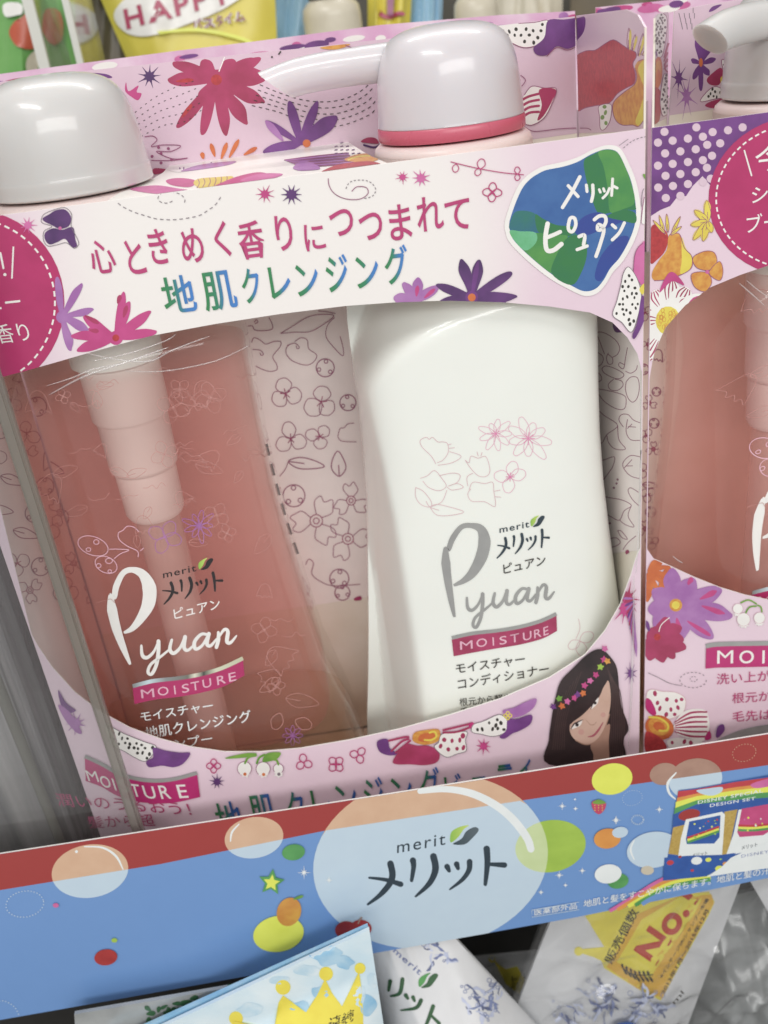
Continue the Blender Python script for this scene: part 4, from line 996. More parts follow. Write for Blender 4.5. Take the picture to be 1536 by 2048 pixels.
def script_word(A, f, mat, w):
    """handwritten 'yuan'; f maps word space (0..100 wide) to the photo"""
    def t(ww, tp, *p): A.stroke([f(*q) for q in p], ww * w, mat, taper=tp)
    t(1, [.7, 1.2, .9, .5], (1, 10), (2, 22), (7, 26), (14, 20), (18, 10)); t(1, [1.2, 1.1, 1, .9, .6], (19, 8), (19, 20), (17, 36), (12, 47), (8, 44), (11, 35), (22, 27), (31, 20))
    t(1, [.8, 1.2, 1, .6], (33, 9), (31, 20), (35, 26), (42, 20), (46, 9)); t(1, [1.2, 1.1, .6], (47, 8), (46, 21), (50, 25), (56, 20))
    t(1, [.8, 1, 1.2, .9, .7], (71, 10), (64, 8), (57, 16), (58, 25), (65, 22), (71, 11)); t(1, [1.2, 1.1, .6], (72, 9), (70, 21), (74, 24), (80, 17))
    t(1, [.8, 1.2, 1.1], (82, 9), (82, 18), (80, 27)); t(1, [.6, 1, 1.2, 1.1, .5], (82, 16), (88, 7), (92, 10), (91, 22), (95, 24), (101, 17))

AXB = 1.12
bottle_parent_z = FLOOR
# conditioner
cond = thing('conditioner_bottle', 'opaque white pump bottle with a rose ring under its pump head and grey script lettering', 'bottle', W(.172, AXB, FLOOR + .002), None)
bm = bottle_body(.172, AXB); mats = ['bottle_white']; skin = Skin(bm); A = Art(bm, skin, mats, None, 9e-5)
zq = Z(800, 800, 3.84)
random.seed(5)
for c, r, k, rot in (((735, 258), 30, 9, 0), ((985, 295), 44, 9, 10)):
    p = zq(c)[0]
    for i in range(k): A.loop(p, rot + i * 360 / k, r * random.uniform(.75, 1.25), r * .42, 1.2, 'line_pink')
    for i in range(8): A.stroke([p, (p[0] + r * .3 * math.cos(i * .8), p[1] + r * .3 * math.sin(i * .8))], 1.2, 'heart_pink', smooth=False)
p = zq((845, 590))[0]
for a in (-75, -15, 100, 185): A.loop(p, a, 32, 24, 1.2, 'line_pink')
for i in range(8): A.stroke([p, (p[0] + 9 * math.cos(i * .8), p[1] + 9 * math.sin(i * .8))], 1.2, 'heart_pink', smooth=False)
def lc(*pts): A.stroke(zq(*pts), 1.2, 'line_faint')
lc((275, 490), (240, 430), (170, 360), (155, 310), (200, 285), (225, 300), (250, 285), (290, 320), (330, 320), (365, 335), (370, 400), (330, 460), (285, 480)); lc((380, 395), (470, 430), (400, 480), (290, 500)); lc((365, 345), (395, 335)); lc((370, 370), (420, 365))
lc((500, 460), (530, 480), (545, 430), (600, 445), (660, 435), (690, 540), (660, 585), (600, 580), (540, 520), (500, 460)); lc((600, 430), (590, 395)); lc((620, 430), (630, 400))
lc((155, 600), (210, 580), (265, 540), (320, 600), (355, 660), (300, 695), (220, 670), (175, 620)); lc((300, 580), (400, 560), (460, 575), (440, 630), (370, 660), (440, 640), (485, 670), (400, 690), (360, 665))
lc((520, 660), (515, 590), (560, 560)); lc((530, 690), (560, 630), (650, 640), (710, 630), (720, 700), (730, 815), (650, 780), (550, 775), (520, 720), (545, 680)); lc((720, 700), (770, 690)); lc((725, 740), (775, 745))
lc((120, 670), (180, 700), (240, 780), (230, 820), (160, 800), (120, 740), (120, 670)); lc((230, 820), (280, 800), (380, 820), (490, 858), (380, 885), (280, 880), (230, 820)); lc((230, 820), (320, 780), (360, 690)); lc((200, 775), (230, 820), (300, 845))
p = zq((1380, 1850))[0]
for a, L in ((80, 30), (150, 26), (-30, 30)): A.loop(p, a, L, L * .7, 1.1, 'line_faint')
A.stroke([(p[0] - 8, p[1] - 5), (p[0], p[1] - 25), (p[0] - 3, p[1] - 45)], 1.1, 'line_faint')
A.stroke(zq((345, 1125), (370, 1145), (405, 1060), (470, 975), (545, 962), (620, 990), (648, 1080), (625, 1200), (560, 1320), (490, 1385), (412, 1422)), 14, 'silver', taper=[.12, .7, .8, .7, .7, 1.2, 1.75, 1.7, 1.3, .8, .3], n=6, cap=False)
A.stroke(zq((350, 1130), (352, 1250), (370, 1400), (395, 1550), (418, 1665)), 12, 'silver', taper=[.6, 1.5, 1.25, .9, .4], cap=False)
def fq(x, y): o = zq((513, 1517))[0]; return (o[0] + (x - 1) * 1.745, o[1] + (y - 10) * 1.65 - (x - 1) * .235)
script_word(A, fq, 'silver', 6.2)
A.text('merit', zq((764, 1020))[0], zq((992, 975))[0], 12.5, 'navy', .008, 1.15, lean=.03)
leaf_mark(A, zq((1018, 972))[0], zq((1110, 895))[0], 'navy', 'leaf_fresh')
logo_kana(A, (zq((738, 1016))[0], (104, -22), (0, 54)), 'navy')
A.text('ピュアン', zq((795, 1335))[0], zq((1118, 1262))[0], 20, 'text_brown', .008, lean=.06)
def tag_band(A, z, top, bot, fill, shine, sw):
    t = catmull(z(*top), n=8); b = catmull(z(*bot), n=8); n = min(len(t), len(b))
    mid = [(t[i] * .5 + b[i] * .5) for i in range(n)]
    A.emit(t[:n] + mid + b[:n], [(i, i + 1, n + i + 1, n + i) for i in range(n - 1)] + [(n + i, n + i + 1, 2 * n + i + 1, 2 * n + i) for i in range(n - 1)], fill)
    A.stroke([(p.x, p.y - sw * .4) for p in t[:n:4]], sw, shine, cap=False)
tag_band(A, zq, ((397, 1835), (560, 1800), (740, 1780), (920, 1750), (1080, 1705), (1200, 1650)), ((412, 1965), (570, 1935), (740, 1905), (920, 1875), (1090, 1830), (1204, 1770)), 'crimson', 'silver', 7)
for ch, x0, x1, y0, y1 in (('M', 462, 558, 1915, 1905), ('O', 588, 668, 1898, 1886), ('I', 712, 722, 1883, 1882), ('S', 765, 820, 1878, 1868), ('T', 848, 915, 1865, 1850), ('U', 945, 1010, 1848, 1832), ('R', 1030, 1085, 1828, 1812), ('E', 1102, 1140, 1808, 1795)):
    a, b = zq((x0, y0), (x1, y1)); A.text(ch, a, b, 16.5, 'line_pink', .004, lean=.05)
zr = Z(800, 1250, 3.072)
A.text('モイスチャー', zr((345, 300))[0], zr((768, 238))[0], 20, 'text_brown', .006, lean=.07)
A.text('コンディショナー', zr((357, 396))[0], zr((915, 298))[0], 22, 'text_brown', .006, lean=.07)
A.text('根元から軽やか', zr((366, 497))[0], zr((740, 460))[0], 16, 'text_brown', .0, lean=.07)
A.text('毛先はまとまる', zr((374, 553))[0], zr((735, 515))[0], 16, 'text_brown', .0, lean=.07)
link('body', bm, mats, cond, angle=60)
make_pump(cond, .168, AXB, -.117, -.008, .0815, 'pump_pearl', ring=True, spout_ang=.17, spout_len=.188, zc=-.040)

# shampoo
sham = thing('shampoo_bottle', 'clear pump bottle of salmon shampoo in the middle carton, plain white domed pump head', 'bottle', W(-.245, AXB, FLOOR + .002), 'shampoo pump bottles')
bm = bottle_body(-.243, AXB, flare=.010); mats = ['bottle_clear']; skin = Skin(bm); A = Art(bm, skin, mats, None, 9e-5)
zs_ = Z(150, 1000, 3.84)
A.stroke(zs_((268, 715), (300, 745), (318, 660), (370, 560), (440, 535), (520, 570), (570, 670), (565, 790), (510, 900), (440, 985), (375, 1018)), 14, 'white', taper=[.12, .8, .9, .8, .8, 1.3, 2.0, 1.9, 1.3, .8, .3], n=6, cap=False)
A.stroke(zs_((272, 725), (285, 840), (320, 990), (370, 1130), (425, 1262)), 12, 'white', taper=[.6, 1.7, 1.5, 1.1, .4], cap=False)
def fs(x, y): o = zs_((510, 1117))[0]; return (o[0] + (x - 1) * 1.9, o[1] + (y - 10) * 1.62 - (x - 1) * .31)
script_word(A, fs, 'white', 6.6)
A.text('merit', zs_((678, 600))[0], zs_((932, 545))[0], 13, 'black', .01, 1.15, lean=.1)
leaf_mark(A, zs_((965, 535))[0], zs_((1062, 455))[0], 'black', 'leaf_fresh')
logo_kana(A, (zs_((649, 593))[0], (119, -27), (8.3, 56)), 'black')
A.text('ピュアン', zs_((765, 915))[0], zs_((1118, 830))[0], 21, 'white', .01, lean=.14)
tag_band(A, zs_, ((443, 1440), (600, 1400), (780, 1380), (960, 1350), (1130, 1300), (1290, 1225)), ((458, 1565), (620, 1530), (790, 1510), (960, 1480), (1140, 1430), (1302, 1345)), 'tag', 'foil_line', 8)
for ch, x0, x1, y0, y1 in (('M', 512, 612, 1520, 1510), ('O', 640, 722, 1503, 1492), ('I', 766, 776, 1490, 1488), ('S', 826, 880, 1482, 1470), ('T', 895, 960, 1465, 1452), ('U', 985, 1050, 1445, 1430), ('R', 1095, 1160, 1420, 1402), ('E', 1185, 1240, 1395, 1382)):
    a, b = zs_((x0, y0), (x1, y1)); A.text(ch, a, b, 17, 'line_pink', .004, lean=.12)
A.text('モイスチャー', zs_((512, 1705))[0], zs_((1065, 1615))[0], 20, 'bubble_shine', .008, lean=.16)
A.text('地肌クレンジング', zs_((548, 1835))[0], zs_((1360, 1700))[0], 24, 'bubble_shine', .008, lean=.16)
A.text('シャンプー', zs_((560, 1950))[0], zs_((1060, 1870))[0], 22, 'bubble_shine', .004, lean=.16)
def ls(*pts): A.stroke(zs_(*pts), 1.5, 'line_pink')
def fl(c, rx, ry, rot):
    ca, sa = math.cos(math.radians(rot)), math.sin(math.radians(rot))
    A.stroke([zs_((c[0] + rx * math.cos(a) * ca - ry * math.sin(a) * sa, c[1] + rx * math.cos(a) * sa + ry * math.sin(a) * ca))[0] for a in [i * math.pi / 6 for i in range(12)]], 1.5, 'line_pink', closed=True)
fl((140, 350), 120, 70, 20); fl((165, 320), 20, 18, 0); fl((105, 378), 18, 14, 0); fl((240, 495), 88, 60, 25); fl((262, 465), 26, 20, 0); fl((183, 502), 18, 16, 0); fl((268, 545), 14, 12, 0)
ls((265, 375), (340, 375), (415, 382), (350, 410), (300, 450)); ls((485, 435), (480, 390), (400, 350), (340, 300), (335, 250), (370, 230), (400, 200), (450, 205), (490, 240)); ls((530, 365), (500, 390))
A.dashes([(532, 888), (550, 960), (574, 1045), (601, 1125)], 4.2, 'hair', 24, 17)
p = zs_((955, 195))[0]
for i in range(9): A.loop(p, i * 40, 26 + (i % 3) * 5, 10, 1.3, 'lilac')
p = zs_((690, 280))[0]
for i in range(4): A.loop(p, 15 + i * 95, 34, 26, 1.3, 'lilac')
# the print on the far side and the mould's wavy lines show through faintly
random.seed(21)
for i in range(120):
    x = random.uniform(60, 680); y = random.uniform(740, 1420)
    lo = 45 + (y - 760) * .27; hi = 508 + (y - 760) * .25
    if not lo < x < hi - 30: continue
    if 1090 < y < 1420 and 200 < x < 500: continue
    r = random.uniform(14, 34); k = random.random()
    if k < .3: A.leaf((x, y), (x + r * 2.0 * math.cos(k * 40), y + r * 1.4 * math.sin(k * 40)), r * .8, .8, 'line_ghost')
    elif k < .7: A.stroke([(x + j * 9, y + random.uniform(-7, 7) - j * 1.2) for j in range(6)], .8, 'line_ghost')
    elif k < .85: A.loops((x, y), r, 4, .8, 'line_ghost', random.uniform(0, 90), .8)
    else: A.bell((x, y), r, .8, 'line_ghost', random.uniform(-60, 60))
for c in ((560, 1425), (590, 1440)):
    A.loop(c, 110 if c[0] < 580 else 20, 34, 24, 1.1, 'line_ghost')
p = (585, 1470)
for i in range(8): A.loop(p, i * 45, 20, 8, 1.0, 'lilac')
body = link('body', bm, mats, sham, angle=60)
bm = bottle_body(-.245, AXB, inset=.0035, ztop=-.318, zbot=-.862, flare=-.012); liq = link('shampoo', bm, ['shampoo_liquid'], sham, angle=60)
bm = bottle_body(-.245, AXB, inset=.006, ztop=-.868, zbot=-1.02, flare=.008); link('thick_base', bm, ['base_amber'], sham, angle=60)
make_pump(sham, -.253, AXB, -.122, -.008, .087, 'pump_white', chamber=True, spout_ang=.05, spout_len=.21, zc=-.054)

def copy_thing(root, loc, label, group=None):
    r = root.copy(); COL.objects.link(r); r.location = loc
    r['label'] = label
    for ch in root.children:
        c = ch.copy(); COL.objects.link(c); c.parent = r
        for g in ch.children:
            d = g.copy(); COL.objects.link(d); d.parent = c
    return r
sham2 = copy_thing(sham, W(.575, AXB, FLOOR + .002), 'salmon shampoo bottle in the right-hand carton, partly cut off by the edge of the picture')

for ch in sham2.children:       # this pump head is turned towards the shopper
    if ch.name.startswith('spout'):
        nm = pump_spout(.575 - .008, AXB, -.044, .087, -.62, .188); tmp = link('spout', nm, ['pump_white'], sham2, angle=50); me = tmp.data; bpy.data.objects.remove(tmp); ch.data = me
# ------------------------------------------------------------------ the right-hand carton
RX0, RX1 = .353, 1.11
carton2 = thing('gift_carton', 'pink flowered carton at the right with a purple polka-dot patch beside its round tag', 'carton', W(.73, 1.12, FLOOR), 'flowered twin-pack cartons')
win2_px = [(1280, 1000), (1285, 760), (1308, 705), (1330, 655), (1370, 610), (1420, 575), (1480, 550), (1536, 531), (1620, 510), (1750, 480), (1950, 450), (2200, 470), (2400, 560), (2420, 700), (2300, 1050), (2150, 1180), (1950, 1240), (1750, 1228), (1620, 1212), (1536, 1200), (1490, 1190), (1440, 1175), (1390, 1155), (1340, 1132), (1308, 1118), (1280, 1100)]
win2 = [Vector((min(max(p.x, RX0 * S + .0002), RX1 * S - .0007), p.y)) for p in FP.pxuv(win2_px)]
outer2 = [U2(RX0, FLOOR + .002), U2(RX1, FLOOR + .002), U2(RX1, TOP), U2(RX0, TOP)]
bm = bmesh.new(); mats = ['card_print_far', 'card_back', 'card_edge']
slab(bm, FP, outer2, [win2], .00045, (0, 1, 2))
A = Art(bm, FP, mats, [plane_px(FP, outer2), plane_px(FP, win2)])
A.poly([(1295, 255), (1420, 238), (1560, 215), (1560, 300), (1420, 370), (1405, 352), (1385, 372), (1372, 392), (1355, 393), (1340, 412), (1320, 420), (1295, 436)], 'violet', smooth=False)
zm = Z(1136, 0, 3.84)
for q in ((690, 1095), (803, 1080), (920, 1064), (1035, 1050), (1110, 1014), (1228, 1000), (1340, 978), (740, 1012), (985, 978), (745, 1178), (862, 1162), (980, 1146), (1068, 1112), (1168, 1100), (690, 1272), (803, 1258), (920, 1244), (1035, 1230), (1105, 1196), (748, 1350), (862, 1336), (980, 1322), (1066, 1288), (692, 1440), (805, 1428), (920, 1413), (1035, 1398), (1095, 1372), (750, 1520), (862, 1504)):
    A.dot(zm(q)[0], 8.2, 'card_pink', n=18)
A.ell((1598, 392), 182, 160, -10, 'tag')
A.dashes([(1598 + 166 * math.cos(a), 392 + 145 * math.sin(a) - (math.cos(a)) * 29 * .2) for a in [1.7 + 3.0 * i / 24 for i in range(25)]], 3.2, 'white', 9, 6)
A.stroke([(1488, 300), (1503, 352)], 3, 'white', smooth=False)
A.text('今だけ！', (1508, 346), (1700, 322), 54, 'white', .004); A.text('シャンプー', (1502, 409), (1690, 384), 36, 'white', .004); A.text('ブーケの香り', (1491, 468), (1700, 440), 38, 'white', .004)
zo = Z(768, 0, 2)
A.poly(zo((1070, 905), (1100, 900), (1135, 940), (1125, 1000), (1090, 1040), (1065, 1050), (1060, 960)), 'brick'); A.poly(zo((1140, 940), (1180, 935), (1200, 990), (1228, 1020), (1228, 1070), (1180, 1100), (1130, 1115), (1080, 1120), (1072, 1090), (1100, 1040), (1130, 1000)), 'amber')
A.poly(zo((1190, 950), (1205, 990), (1230, 1030), (1222, 1075), (1185, 1095), (1190, 1040)), 'yellow'); A.stroke(zo((1140, 940), (1180, 935), (1200, 990), (1230, 1025), (1228, 1072), (1180, 1102), (1130, 1118), (1080, 1122)), 1.4, 'line_plum')
for a, b in (((1120, 930), (1100, 860)), ((1135, 930), (1130, 855)), ((1150, 935), (1185, 865)), ((1145, 940), (1190, 905)), ((1125, 935), (1075, 880))): A.petal(zo(a)[0], zo(b)[0], 6, 'yellow'); A.leaf(zo(a)[0], zo(b)[0], 6, 1.1, 'line_plum')
for pp in (((1235, 1030), (1280, 1005), (1320, 1010), (1330, 1050), (1300, 1080), (1250, 1070)), ((1300, 1085), (1340, 1045), (1355, 1080), (1345, 1120), (1315, 1110)), ((1230, 1095), (1290, 1090), (1310, 1130), (1280, 1165), (1240, 1145))):
    A.poly(zo(*pp), 'amber'); A.stroke(zo(*pp), 1.2, 'line_plum', closed=True)
A.dot(zo((1292, 1087))[0], 4, 'blush')
for tip in ((1290, 800), (1240, 840), (1225, 900), (1235, 960), (1275, 965), (1310, 930)): A.petal(zo((1295, 885))[0], zo(tip)[0], 14, 'yellow'); A.leaf(zo((1295, 885))[0], zo(tip)[0], 13, 1.0, 'line_plum')
for tip in ((1060, 1200), (1045, 1290), (1080, 1160), (1150, 1120), (1215, 1150), (1225, 1200), (1300, 1190), (1070, 1380), (1050, 1440)): 
    t = zo(tip)[0]; c = zo((1135, 1280))[0]; A.petal(c, t, 46, 'white'); 
    for k in (-.55, -.2, .15, .5):
        d = Vector(t) - Vector(c); n = Vector((-d.y, d.x)).normalized() * 22 * k; A.stroke([Vector(c) + d * .5 + n * .6, Vector(c) + d * .78 + n, Vector(t) - d * .03 + n * .5], 3, 'crimson', taper=[.4, 1, .7])
A.poly(zo((1100, 1170), (1130, 1100), (1160, 1090), (1200, 1140), (1150, 1125)), 'rose'); A.poly(zo((1235, 1190), (1300, 1185), (1230, 1230), (1190, 1260)), 'rose')
A.dot(zo((1135, 1282))[0], 25, 'yellow', ry=29)
for i in range(26): A.ring((zo((1135, 1282))[0][0] + random.uniform(-19, 19), zo((1135, 1282))[0][1] + random.uniform(-22, 22)), 3.2, 1.0, 'amber', ry=4.5)
zg = Z(1236, 1080, 4.877)
c = zg((400, 560))[0]
for tip, w in (((280, 600), 16), ((300, 400), 22), ((420, 180), 14), ((500, 240), 18), ((640, 440), 14)): A.petal(zg((330, 300))[0] if w != 18 else c, zg(tip)[0], w, 'orange', .2)
for t in ((360, 190), (480, 250), (460, 330), (460, 430), (400, 520)): A.petal(zg((290, 300))[0], zg(t)[0], 9, 'orange')
c = zg((560, 630))[0]
for tip in ((520, 270), (740, 370), (1010, 480), (1115, 735), (925, 955), (630, 960), (350, 850), (290, 680), (330, 480)): A.petal(c, zg(tip)[0], 34, 'lilac', .2)
A.dot(c, 26, 'lilac')
for a, b in (((800, 570), (960, 490)), ((820, 640), (1040, 715)), ((680, 790), (900, 930)), ((680, 430), (720, 360)), ((570, 760), (600, 900))): A.petal(zg(a)[0], zg(b)[0], 10, 'rose', .2)
A.dot(c, 13, 'amber'); A.dot(c, 8, 'yellow')
c = zg((380, 940))[0]
for tip in ((620, 845), (640, 970), (660, 1055), (550, 1150), (440, 1190), (300, 1170), (250, 1050), (480, 750)): A.petal(c, zg(tip)[0], 26, 'crimson', .25)
A.dot(c, 22, 'crimson'); A.dot(c, 7, 'brick'); A.stroke(zg((395, 890), (420, 820), (500, 750)), 1.6, 'white')
for cx, cy, r in ((1165, 665, 10), (1220, 770, 13), (1375, 755, 11)): A.dot(zg((cx, cy))[0], r, 'white'); A.star(zg((cx, cy + 55))[0], r * .9, 'white', 7, .6, .6); A.ring(zg((cx, cy))[0], r, .9, 'line_faint')
for q in (((1190, 610), (1270, 580), (1350, 620)), ((1240, 710), (1280, 650), (1350, 640)), ((1400, 700), (1390, 650), (1355, 630))): A.stroke(zg(*q), 3, 'leaf_green')
tp = catmull(zg((855, 1050), (930, 1035), (1050, 1028), (1250, 1025), (1500, 1022), (1900, 1030), (2300, 1050)), n=5); bt = catmull(zg((850, 1250), (950, 1240), (1050, 1238), (1250, 1234), (1500, 1230), (1900, 1238), (2300, 1258)), n=5); n = len(tp)
A.emit(tp + bt, [(i, i + 1, n + i + 1, n + i) for i in range(n - 1)], 'magenta'); A.stroke([(p.x, p.y - 4) for p in tp[::4]], 9, 'silver', cap=False)
for ch, x0, x1 in (('M', 962, 1118), ('O', 1178, 1320), ('I', 1402, 1425), ('S', 1480, 1580), ('T', 1620, 1740), ('U', 1790, 1910)): a, b = zg((x0, 1200), (x1, 1196)); A.text(ch, a, b, 26, 'white', .012, lean=-.02)
for body, x, y, w, k in (('洗い上がりから', 958, 1405, 900, 22), ('根元から軽やか', 1110, 1590, 880, 21), ('毛先はまとまる', 1112, 1770, 880, 21)): a, b = zg((x, y), (x + w, y - 60)); A.text(body, a, b, k, 'text_rose', lean=-.02)
A.dashes([(zg((730 + 130 * math.cos(a), 1360 + 75 * math.sin(a)))[0]) for a in [i * .5 for i in range(13)]], 1.3, 'line_grey', 4, 4); A.dashes([(zg((735 + 35 * math.cos(a), 1350 + 25 * math.sin(a)))[0]) for a in [i * .8 for i in range(8)]], 1.2, 'line_grey', 3, 3)
A.stroke(zg((290, 1290), (380, 1330), (500, 1390), (620, 1415)), 1.1, 'line_grey')
A.dotted(zg((280, 1480), (330, 1450), (430, 1470), (560, 1480), (650, 1540), (640, 1660), (560, 1720), (450, 1740), (360, 1700), (280, 1590)), 'white', 'crimson', 'line_faint', 17, 4)
A.poly(zg((270, 1540), (320, 1560), (370, 1680), (330, 1700), (270, 1640)), 'magenta')
A.poly(zg((545, 1780), (620, 1680), (720, 1640), (840, 1650), (880, 1720), (885, 1840), (830, 1950), (700, 1930), (600, 1900), (550, 1850)), 'white')
for k in range(6): A.stroke(zg((550, 1770 + k * 18), (700, 1680 + k * 45), (860, 1670 + k * 48)), 4.2, 'crimson', taper=[.5, 1, .8])
A.poly(zg((840, 1920), (885, 1850), (905, 1920), (860, 1945)), 'magenta')
A.ell(zg((400, 1820))[0], 29, 24, 20, 'orange'); A.ell(zg((395, 1810))[0], 22, 17, 25, 'amber'); A.ell(zg((395, 1810))[0], 12, 9, 25, 'orange'); A.stroke(zg((300, 1720), (400, 1730), (480, 1790), (470, 1850), (400, 1850)), 4, 'yellow')
A.poly(zg((265, 1870), (340, 1880), (420, 1930), (470, 2010), (430, 2060), (270, 2060)), 'brick'); A.dotted(zg((470, 1960), (560, 1920), (700, 1935), (820, 1960), (800, 2030), (560, 2060)), 'white', 'crimson', None, 18, 4)
A.petal(zg((960, 1915))[0], zg((1020, 1790))[0], 15, 'violet'); A.poly(zg((960, 1950), (1100, 1880), (1250, 1830), (1480, 1790), (1700, 1780), (1700, 2060), (900, 2060)), 'silver')
A.petal(zg((300, 880))[0], zg((270, 780))[0], 8, 'violet')
link('front_panel', bm, mats, carton2, smooth=False)
# its back panel and the splayed left wing above the band
HX = .44
HP2 = frontal(1.2)
t2 = HP2.pxuv([(1349, 22), (1420, 8), (1536, -8), (1700, -32), (1900, -60)])
o6 = [Vector((RX0 * S + .001, (FLOOR + .002) * S)), Vector((RX1 * S, (FLOOR + .002) * S)), Vector((RX1 * S, -.035 * S)), Vector((t2[-1].x if t2[-1].x < RX1 * S - .002 else RX1 * S - .002, t2[-1].y))] + list(reversed(t2[:-1])) + [Vector((HX * S, -.3 * S)), Vector((RX0 * S + .001, -.3 * S))]
bm = bmesh.new(); mats = ['card_back', 'card_white', 'card_edge']; slab(bm, HP2, o6, [], .0005, (0, 1, 2))
A = Art(bm, HP2, mats, [plane_px(HP2, o6)])
A.poly([(1330, -80), (1800, -80), (1800, 170), (1440, 216), (1330, 232)], 'card_pink', smooth=False)
def pm(*p): return zm(*p)
for tip in ((985, 290), (1025, 285), (1070, 280), (1110, 320), (1135, 450), (945, 455), (960, 610), (1020, 700), (1085, 580)): A.petal(pm((1020, 490))[0], pm(tip)[0], 11, 'violet', .2)
A.dot(pm((1020, 480))[0], 4, 'orange', ry=9)
for c0, r in (((850, 600), 22), ((910, 740), 24)): A.star(pm(c0)[0], r, 'lilac' if r > 22 else 'violet', 8, 2.0, .25)
A.poly(pm((1065, 610), (1110, 560), (1170, 520), (1190, 560), (1160, 650), (1090, 650)), 'crimson')
A.dotted(pm((1180, 460), (1230, 470), (1275, 465), (1270, 520), (1200, 545)), 'white', 'text_brown', 'line_plum', 8, 2)
A.poly(pm((1170, 600), (1240, 560), (1300, 510), (1310, 640), (1280, 730), (1200, 690)), 'yellow'); A.dotted(pm((1205, 690), (1220, 650), (1240, 690), (1230, 740)), 'white', 'text_brown', 'line_plum', 7, 1.8)
A.dotted(pm((1015, 780), (1070, 700), (1130, 665), (1190, 690), (1225, 745), (1130, 760)), 'white', 'text_brown', 'line_plum', 9, 2.4); A.poly(pm((1050, 810), (1120, 770), (1260, 750), (1240, 800), (1120, 830)), 'crimson')
for k in range(14): A.stroke(pm((840 + k * 10, 60 + (k % 4) * 40), (852 + k * 9, 100 + (k % 4) * 42)), 1.4, 'line_grey', smooth=False)
A.poly(pm((1080, 90), (1110, 50), (1180, 35), (1120, 80)), 'violet')
doodle_back(A, 1290, 620, 1316, 1120, 17, 34, .0)
link('back_panel', bm, mats, carton2, smooth=False)
wd_ = Vector((HX - RX0, .2, 0)).normalized()
WP = Plane(W(RX0 + .002, 1.0, 0), Vector((wd_.y, -wd_.x, 0)), wd_)
Lw = math.hypot(HX - RX0, .2) * S
tw = WP.pxuv([(1304, 40), (1316, 28), (1335, 24), (1349, 22)])
tw = [Vector((min(max(p.x, .0004), Lw - .0012), p.y)) for p in tw]
o7 = [Vector((.0004, -.30 * S)), Vector((Lw - .0012, -.30 * S))] + list(reversed(tw)) + [Vector((.0004, tw[0].y - .004))]
bm = bmesh.new(); mats = ['card_back', 'card_white', 'card_pink']; slab(bm, WP, o7, [], .0005, (0, 1, 2))
A = Art(bm, WP, mats, [plane_px(WP, o7)])
A.poly([(1295, -20), (1358, -20), (1358, 225), (1295, 254)], 'card_pink', smooth=False)
A.dotted(zm((645, 130), (690, 100), (750, 120), (760, 200), (745, 330), (720, 430), (680, 430), (655, 300), (640, 200)), 'white', 'text_brown', 'line_plum', 7, 2.4)
A.stroke(zm((640, 190), (660, 320), (680, 430)), 3, 'violet')
for k in range(4): A.stroke(zm((735, 440 + k * 30), (770, 330 + k * 55), (808, 235 + k * 85)), 4.5, 'crimson', taper=[.5, 1, .8])
A.ring(zm((775, 510))[0], 9, 3, 'crimson', ry=12); A.ell(zm((685, 560))[0], 9.5, 32, 4, 'orange'); A.ell(zm((688, 540))[0], 6, 20, 4, 'amber'); A.ell(zm((688, 580))[0], 4.5, 12, 4, 'orange')
A.poly(zm((640, 690), (700, 690), (710, 780), (700, 920), (650, 960), (620, 960)), 'brick')
A.dotted(zm((735, 570), (780, 590), (790, 680), (770, 780), (770, 860), (725, 890), (705, 800), (710, 700)), 'white', 'text_brown', 'line_plum', 8, 2.4)
link('side_flap', bm, mats, carton2, smooth=False)
bm = bmesh.new(); box(bm, (RX0 + .004, 1.004, FLOOR - .0035), (RX1 - .004, 1.19, FLOOR + .0015)); link('base_panel', bm, ['card_back'], carton2, smooth=False)

# thin whitish tubes added as glints on the shrink film and bottle shoulder
def glint_tube(root, depth, pts, r):
    bm = bmesh.new(); P = catmull(pts, n=6); path = []
    for p in P:
        d = ray(p.x, p.y); path.append(tuple(d * (depth / d.y)))
    rad = [r * (.15 + .85 * math.sin(math.pi * i / (len(path) - 1)) ** .6) for i in range(len(path))]
    tube(bm, path, rad, 10); link('film_glint', bm, ['film_glint'], root)
for pts, r in ((((172, 706), (235, 719), (300, 722), (345, 700), (420, 672)), .0009), (((98, 790), (170, 752), (260, 722), (338, 694)), .0011), (((92, 772), (140, 757), (188, 738), (250, 726)), .0007), (((186, 722), (260, 706), (330, 682), (352, 668)), .0006), (((250, 742), (330, 742), (430, 722), (500, 690)), .0006)):
    glint_tube(carton, .994, pts, r)
glint_tube(carton, .996, [(1268, 1150), (1266, 1280), (1262, 1400), (1256, 1500)], .0016); glint_tube(carton, .996, [(1281, 760), (1282, 900), (1278, 1050), (1272, 1150)], .0012)
for pts, r in ((((1478, 566), (1500, 585), (1530, 612)), .0008), (((1492, 560), (1516, 580), (1545, 600)), .0007), (((1345, 1112), (1358, 1122), (1366, 1126)), .0008)):
    glint_tube(carton2, .994, pts, r)
